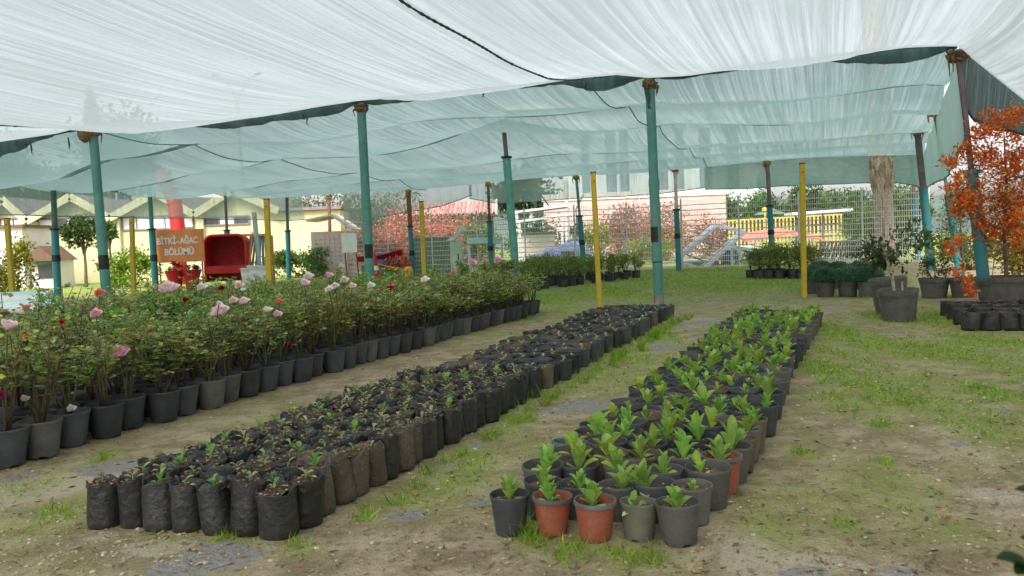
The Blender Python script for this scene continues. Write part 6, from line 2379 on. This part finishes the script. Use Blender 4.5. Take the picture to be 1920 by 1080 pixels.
# ------------------------------------------------------------------ trees and shrubs
TREES = [
    ('ball tree', 'round clipped tree on a thin trunk in front of the cream building', 157, 40, 1.95, (0.95, 0.9, 0.78), 1500, 0.12, [(0.8, 1, 0.8), (0.6, 0.75, 0.6), (1.2, 1.3, 1)], 'tree'),
    ('side ball', 'small loose tree right of the round clipped tree', 205, 43, 2.3, (0.55, 0.5, 0.5), 500, 0.12, [(0.8, 1, 0.8), (1.2, 1.3, 1)], 'tree'),
]
for (_, lab, px, d, tr_, rad, n, sz, cols, cat) in TREES:
    shrub('clipped_tree', lab, cat, gp(px, d), rad, n, sz, cols, [3] * len(cols), trunk=tr_, tr=0.07)
SHR = [  # name, label, px, d, rad, n, leaf, colours, weights, material
    ('yellow_shrub', 'yellow green shrub with fine leaves left of the orange sign', 245, 36, (1.3, 0.9, 0.85), 1500, 0.10, [(3.2, 3.0, 0.5), (2.2, 2.4, 0.6), (1.2, 1.5, 0.8)], [4, 3, 2], 'tree_leaf'),
    ('yellow_shrub', 'smaller yellow green shrub between the sign and the clipped tree', 205, 38, (0.7, 0.6, 0.75), 700, 0.10, [(3.0, 2.8, 0.5), (1.4, 1.7, 0.8)], [3, 3], 'tree_leaf'),
    ('yellow_tree', 'straggly yellowing tree at the left edge behind the yellow square post', 22, 27, (0.75, 0.7, 1.05), 1300, 0.085, [(5.2, 3.2, 0.8), (3.6, 2.8, 0.9), (1.6, 1.5, 0.9)], [4, 3, 1], 'tree_leaf'),
    ('leafy_shrub', 'low green shrub before the blank cream wall', 560, 41, (1.8, 0.9, 0.75), 1300, 0.11, [(1.5, 1.6, 0.9), (1, 1.2, 0.9)], [2, 3], 'tree_leaf'),
    ('leafy_shrub', 'pale green shrub at the foot of the rusty orange post', 596, 39, (0.9, 0.8, 0.8), 800, 0.11, [(2.0, 2.2, 1.3), (1.2, 1.4, 1.0)], [3, 3], 'tree_leaf'),
    ('red_shrub', 'tall reddish brown shrub right of the middle front post behind the fence', 705, 39, (1.15, 0.9, 1.15), 1700, 0.10, [(1.75, 0.75, 0.80), (1.35, 0.62, 0.68), (0.75, 0.45, 0.5), (1.9, 1.3, 1.5), (1.3, 1.1, 0.5)], [4, 3, 2, 2, 1], 'dry_leaf'),
    ('red_shrub', 'red leaved shrub behind the white board', 655, 43, (1.2, 0.9, 1.2), 1300, 0.10, [(1.75, 0.75, 0.80), (1.35, 0.62, 0.68), (0.75, 0.45, 0.5), (1.9, 1.3, 1.5), (1.3, 1.1, 0.5)], [4, 3, 2, 2, 1], 'dry_leaf'),
    ('red_shrub', 'copper red shrub above the green tank', 770, 41.5, (1.4, 1.0, 1.45), 1900, 0.10, [(1.75, 0.75, 0.80), (1.35, 0.62, 0.68), (0.75, 0.45, 0.5), (1.9, 1.3, 1.5), (1.3, 1.1, 0.5)], [4, 3, 2, 2, 1], 'dry_leaf'),
    ('red_shrub', 'broad russet shrub left of the pale blue stand', 825, 43, (1.5, 1.0, 1.4), 1900, 0.10, [(1.75, 0.75, 0.80), (1.35, 0.62, 0.68), (0.75, 0.45, 0.5), (1.9, 1.3, 1.5), (1.3, 1.1, 0.5)], [4, 3, 2, 2, 1], 'dry_leaf'),
    ('red_shrub', 'low rosy shrub in front of the green tank', 750, 36.2, (0.9, 0.6, 0.45), 700, 0.09, [(1.75, 0.75, 0.80), (1.35, 0.62, 0.68), (0.75, 0.45, 0.5), (1.9, 1.3, 1.5), (1.3, 1.1, 0.5)], [4, 3, 2, 2, 1], 'dry_leaf'),
    ('red_shrub', 'tall rosy shrub directly under the left slope of the tiled roof', 835, 47, (1.9, 1.0, 1.75), 1900, 0.11, [(1.75, 0.75, 0.80), (1.35, 0.62, 0.68), (0.75, 0.45, 0.5), (1.9, 1.3, 1.5), (1.3, 1.1, 0.5)], [4, 3, 2, 2, 1], 'dry_leaf'),
    ('red_shrub', 'brick red shrub left of the rusty post', 735, 45, (1.5, 1.0, 1.75), 1900, 0.11, [(1.75, 0.75, 0.80), (1.35, 0.62, 0.68), (0.75, 0.45, 0.5), (1.9, 1.3, 1.5), (1.3, 1.1, 0.5)], [4, 3, 2, 2, 1], 'dry_leaf'),
    ('leafy_shrub', 'green and yellow shrub in front of the tiled house', 895, 44, (1.5, 0.9, 1.45), 1500, 0.11, [(1.6, 1.7, 0.6), (1.1, 1.2, 0.7), (2.6, 2.2, 0.6)], [3, 3, 1], 'tree_leaf'),
    ('leafy_shrub', 'dark green shrub under the white framed shelter', 1000, 43, (1.7, 0.9, 1.4), 1600, 0.11, [(0.8, 1, 0.7), (1.2, 1.4, 0.8), (2.2, 1.3, 0.6)], [4, 3, 1], 'tree_leaf'),
    ('leafy_shrub', 'shrub with rosy leaves between the shelter and the yellow square post', 1078, 45, (0.9, 0.8, 1.2), 900, 0.11, [(1.6, 1.1, 0.7), (1, 1.1, 0.7)], [3, 3], 'tree_leaf'),
    ('yellow_shrub', 'golden yellow shrub behind the yellow square post right of the tarpaulin', 1118, 40, (0.75, 0.7, 1.2), 1200, 0.085, [(4.6, 3.2, 0.5), (3.6, 2.8, 0.6), (2.0, 1.6, 0.7)], [4, 3, 2], 'tree_leaf'),
    ('dry_shrub', 'dry pinkish brown shrub against the pink wall, left of the tall end post', 1170, 44, (1.7, 1.0, 1.35), 2300, 0.085, [(1, 1, 1), (1.3, 1.1, 0.7), (0.6, 0.55, 0.5), (1.5, 1.3, 1.2)], [4, 2, 3, 1], 'dry_leaf'),
    ('dry_shrub', 'dry tangled shrub with faded blossom right of the tall end post', 1250, 45, (1.6, 1.0, 1.4), 2100, 0.085, [(1, 0.95, 0.9), (1.4, 1.2, 0.8), (0.6, 0.55, 0.5), (1.5, 1.2, 1.2)], [4, 2, 3, 2], 'dry_leaf'),
    ('dry_shrub', 'dry mauve brown shrub left of the hedge', 1325, 46, (1.5, 1.0, 1.25), 1900, 0.085, [(0.9, 0.8, 0.8), (1.2, 1.1, 0.8), (0.5, 0.5, 0.45)], [4, 2, 3], 'dry_leaf'),
    ('dry_shrub', 'low dry bush behind the leaning steel frame', 1395, 47, (1.9, 1.0, 1.05), 1900, 0.085, [(0.8, 0.75, 0.6), (0.9, 0.95, 0.5), (0.5, 0.5, 0.4)], [3, 3, 3], 'dry_leaf'),
    ('dry_shrub', 'tall pale rosy thicket behind the tall end post', 1210, 48.5, (2.6, 0.8, 1.75), 2600, 0.10, [(1.3, 1.1, 1.15), (1.0, 0.9, 0.85), (0.7, 0.6, 0.6), (1.6, 1.5, 1.5)], [3, 3, 2, 2], 'dry_leaf'),
    ('yellow_shrub', 'low yellowish grass clump behind the pale post', 1225, 40, (1.7, 0.7, 0.6), 1300, 0.085, [(3.2, 2.6, 0.6), (2.4, 2.1, 0.9)], [3, 3], 'tree_leaf'),
    ('round_shrub', 'large rounded bright green shrub just left of the palm trunk', 1620, 37.5, (1.05, 0.9, 1.25), 2600, 0.075, [(1.7, 2.0, 0.9), (1.2, 1.5, 0.8), (0.8, 1.0, 0.7)], [3, 3, 2], 'tree_leaf'),
    ('leafy_shrub', 'grey green shrub right of the palm trunk', 1690, 38, (0.9, 0.8, 1.0), 1200, 0.085, [(1.2, 1.3, 1.0), (0.7, 0.8, 0.6)], [3, 3], 'tree_leaf'),
    ('russet_shrub', 'brown and orange bush behind the orange sapling at the right edge', 1925, 17.0, (0.75, 0.6, 0.75), 1500, 0.07, [(2.2, 1.2, 0.6), (1.3, 1.1, 0.6), (3.0, 1.3, 0.5)], [3, 3, 1], 'tree_leaf'),
    ('russet_shrub', 'faded brown bush between the grey post and the orange sapling', 1820, 24, (1.3, 0.6, 0.55), 1300, 0.07, [(2.0, 1.3, 0.9), (1.3, 1.1, 0.7)], [3, 3], 'tree_leaf'),
]
for (nm, lab, px, d, rad, n, sz, cols, wts, mt) in SHR:
    shrub(nm, lab, nm.split('_')[1], gp(px, d), rad, n, sz, cols, wts, mt, tr=0.04)
# hedge trees on the right, behind the fence
HT = ['leftmost', 'second from the left', 'middle', 'fourth from the left', 'rightmost']
for i, px in enumerate((1352, 1435, 1520, 1600, 1690)):
    shrub('hedge_tree', 'dense dark green hedge tree behind the wire fence, %s of five' % HT[i], 'tree', gp(px, 58 + 2 * (i % 2)), (2.2, 1.5, 1.55 + 0.12 * (i % 3)), 2600, 0.16, [(0.9, 1.1, 0.8), (0.65, 0.8, 0.6), (1.4, 1.6, 0.9)], [3, 3, 2],
          group='hedge trees behind the fence', trunk=1.1, tr=0.12, stems=6, stem_mat='bark')
# big trees behind the left buildings and the middle, seen through the net
for (nm, lab, px, d, trunk, rad, n, sz) in (
        ('broad_tree', 'dark broad tree rising behind the gables at the left edge', -20, 72, 5.0, (4.5, 3, 4.2), 2600, 0.34),
        ('broad_tree', 'tall dark tree behind the tall left post', 235, 76, 5.5, (4.2, 3, 5.0), 2800, 0.34),
        ('broad_tree', 'loose tree behind the building between the left posts', 75, 80, 4.5, (2.6, 2, 3.2), 1600, 0.32),
        ('broad_tree', 'dark tree behind the tiled house', 985, 62, 2.5, (2.4, 2, 2.3), 2000, 0.26),
        ('bare_tree', 'brown bare crowned tree behind the brick kiosk', 615, 50, 1.8, (2.3, 1.5, 1.9), 1600, 0.11),
        ('bare_tree', 'brown bare crowned tree left of the tiled house', 730, 52, 1.9, (3.0, 1.5, 1.6), 1700, 0.11)):
    shrub(nm, lab, 'tree', gp(px, d), rad, n, sz, [(0.8, 1, 0.9), (0.6, 0.75, 0.7), (1.1, 1.2, 0.9)] if nm == 'broad_tree' else [(1.8, 1.3, 1.0), (1.1, 0.9, 0.8), (2.2, 1.5, 1.2)], [3, 3, 2], trunk=trunk, tr=0.22, stems=7)
# a spreading conifer and a cypress
o0 = gp(140, 66)
t = thing('conifer_tree', 'layered conifer standing above the second gable of the cream building', 'conifer', o0)
m = MB()
zt = at_d(135, 312, 66).z
m.tube([(0, 0, -0.1), (0, 0, zt)], [0.28, 0.05], 8)
m.obj('trunk', 'bark', t)
m = MB()
for k in range(11):
    z = zt * (0.42 + 0.56 * k / 10)
    rr = 3.0 * (1 - k / 11.5) + 0.25
    for j in range(7):
        a = j * 0.9 + k
        n = 60
        s = rng.random(n)
        P = np.stack([math.cos(a) * rr * s + rng.normal(0, 0.14, n), math.sin(a) * rr * s + rng.normal(0, 0.14, n), z - 0.35 * s * rr * 0.35 + rng.normal(0, 0.07, n)], 1)
        m.addq(leaf_quads(P, rand_dir(n, -0.2), rand_dir(n, 1), 0.3 + 0.2 * rng.random(n), 0.09 + 0.05 * rng.random(n)), palette(n, [(0.8, 1, 0.9), (0.55, 0.7, 0.65)], [3, 3]))
m.obj('crown', 'tree_leaf', t, smooth=False)
o0 = gp(188, 70)
t = thing('cypress_tree', 'slender pointed cypress whose tip shows through the near net above the tall left post', 'cypress', o0)
zt = at_d(181, 172, 70).z
m = MB()
m.tube([(0, 0, -0.1), (0, 0, zt * 0.9)], [0.25, 0.04], 8)
m.obj('trunk', 'bark', t)
m = MB()
n = 3800
f = rng.random(n)
a = rng.uniform(0, 2 * PI, n)
rr = (0.95 * np.sin(PI * np.clip(0.12 + 0.88 * f, 0, 1)) ** 0.7 * (1 - 0.25 * f) + 0.08) * (0.75 + 0.35 * rng.random(n))
P = np.stack([np.cos(a) * rr, np.sin(a) * rr, 0.8 + (zt - 0.8) * f], 1)
m.addq(leaf_quads(P, rand_dir(n, 1.4), rand_dir(n), 0.3 + 0.25 * rng.random(n), 0.1 + 0.06 * rng.random(n)), palette(n, [(0.8, 1, 0.8), (0.55, 0.7, 0.6)], [3, 3]))
m.obj('crown', 'tree_leaf', t, smooth=False)

# low wooded rise at the horizon
m = MB()
P = []
for j, (dist, hh) in enumerate(((160, 0), (190, 1.0), (230, 0.8), (300, 0))):
    r = []
    for i in range(90):
        a = math.radians(-62 + 124 * i / 89)
        h = hh * (7 + 3.5 * mnoise.noise(Vector((i * 0.13, 0, 1))) + 2 * mnoise.noise(Vector((i * 0.7, 0, 2))))
        r.append((dist * math.sin(a), dist * math.cos(a), h - (0.5 if hh == 0 else 0)))
    P.append(r)
m.grid(P)
o = m.obj('hills', 'far_hill', smooth=True)
tag(o, 'low grey green wooded rise along the horizon', 'hill', kind='structure')

# ================================================================== LIGHT, SKY, CAMERA
w = bpy.data.worlds.new('World')
S.world = w
w.use_nodes = True
nt = w.node_tree
nt.nodes.clear()
out = nt.nodes.new('ShaderNodeOutputWorld')
bg = nt.nodes.new('ShaderNodeBackground')
sky = nt.nodes.new('ShaderNodeTexSky')
sky.sky_type = 'NISHITA'
sky.sun_disc = False
SUN_EL, SUN_ROT = math.radians(48), math.radians(200)
sky.sun_elevation = SUN_EL
sky.sun_rotation = SUN_ROT
sky.air_density = 1.0
sky.dust_density = 3.5
sky.ozone_density = 1.0
hs = nt.nodes.new('ShaderNodeHueSaturation')
hs.inputs['Saturation'].default_value = 0.22
nt.links.new(sky.outputs[0], hs.inputs['Color'])
nt.links.new(hs.outputs[0], bg.inputs[0])
bg.inputs[1].default_value = 0.15
nt.links.new(bg.outputs[0], out.inputs[0])
sl = bpy.data.lights.new('sun', 'SUN')
sl.energy = 1.5
sl.angle = math.radians(25)
sl.color = (1.0, 0.97, 0.93)
so = bpy.data.objects.new('sun', sl)
COL.objects.link(so)
# Nishita: rotation is measured clockwise from +Y seen from above
sd = Vector((math.sin(SUN_ROT) * math.cos(SUN_EL), math.cos(SUN_ROT) * math.cos(SUN_EL), math.sin(SUN_EL)))
so.rotation_euler = sd.to_track_quat('Z', 'Y').to_euler()

cam = bpy.data.cameras.new('camera')
cam.sensor_fit = 'HORIZONTAL'
cam.sensor_width = 36.0
cam.lens = FPX / 1920 * 36.0
cam.clip_start = 0.05
cam.clip_end = 3000
cam.dof.use_dof = True
cam.dof.focus_distance = 6.5
cam.dof.aperture_fstop = cam.lens / 1000 / 0.0048
co = bpy.data.objects.new('camera', cam)
COL.objects.link(co)
co.location = CAM
co.rotation_euler = Matrix((RT, UP, -FW)).transposed().to_euler()
S.camera = co
S.render.engine = 'CYCLES'
S.cycles.max_bounces = 6
S.cycles.diffuse_bounces = 3
S.cycles.transmission_bounces = 4
S.cycles.transparent_max_bounces = 14
S.cycles.use_denoising = True
S.cycles.denoiser = 'OPENIMAGEDENOISE'
S.cycles.use_adaptive_sampling = True
S.cycles.adaptive_threshold = 0.02
S.view_settings.view_transform = 'Standard'
S.view_settings.look = 'None'
S.view_settings.gamma = 1.0
S.view_settings.exposure = 1.08
S.render.film_transparent = False
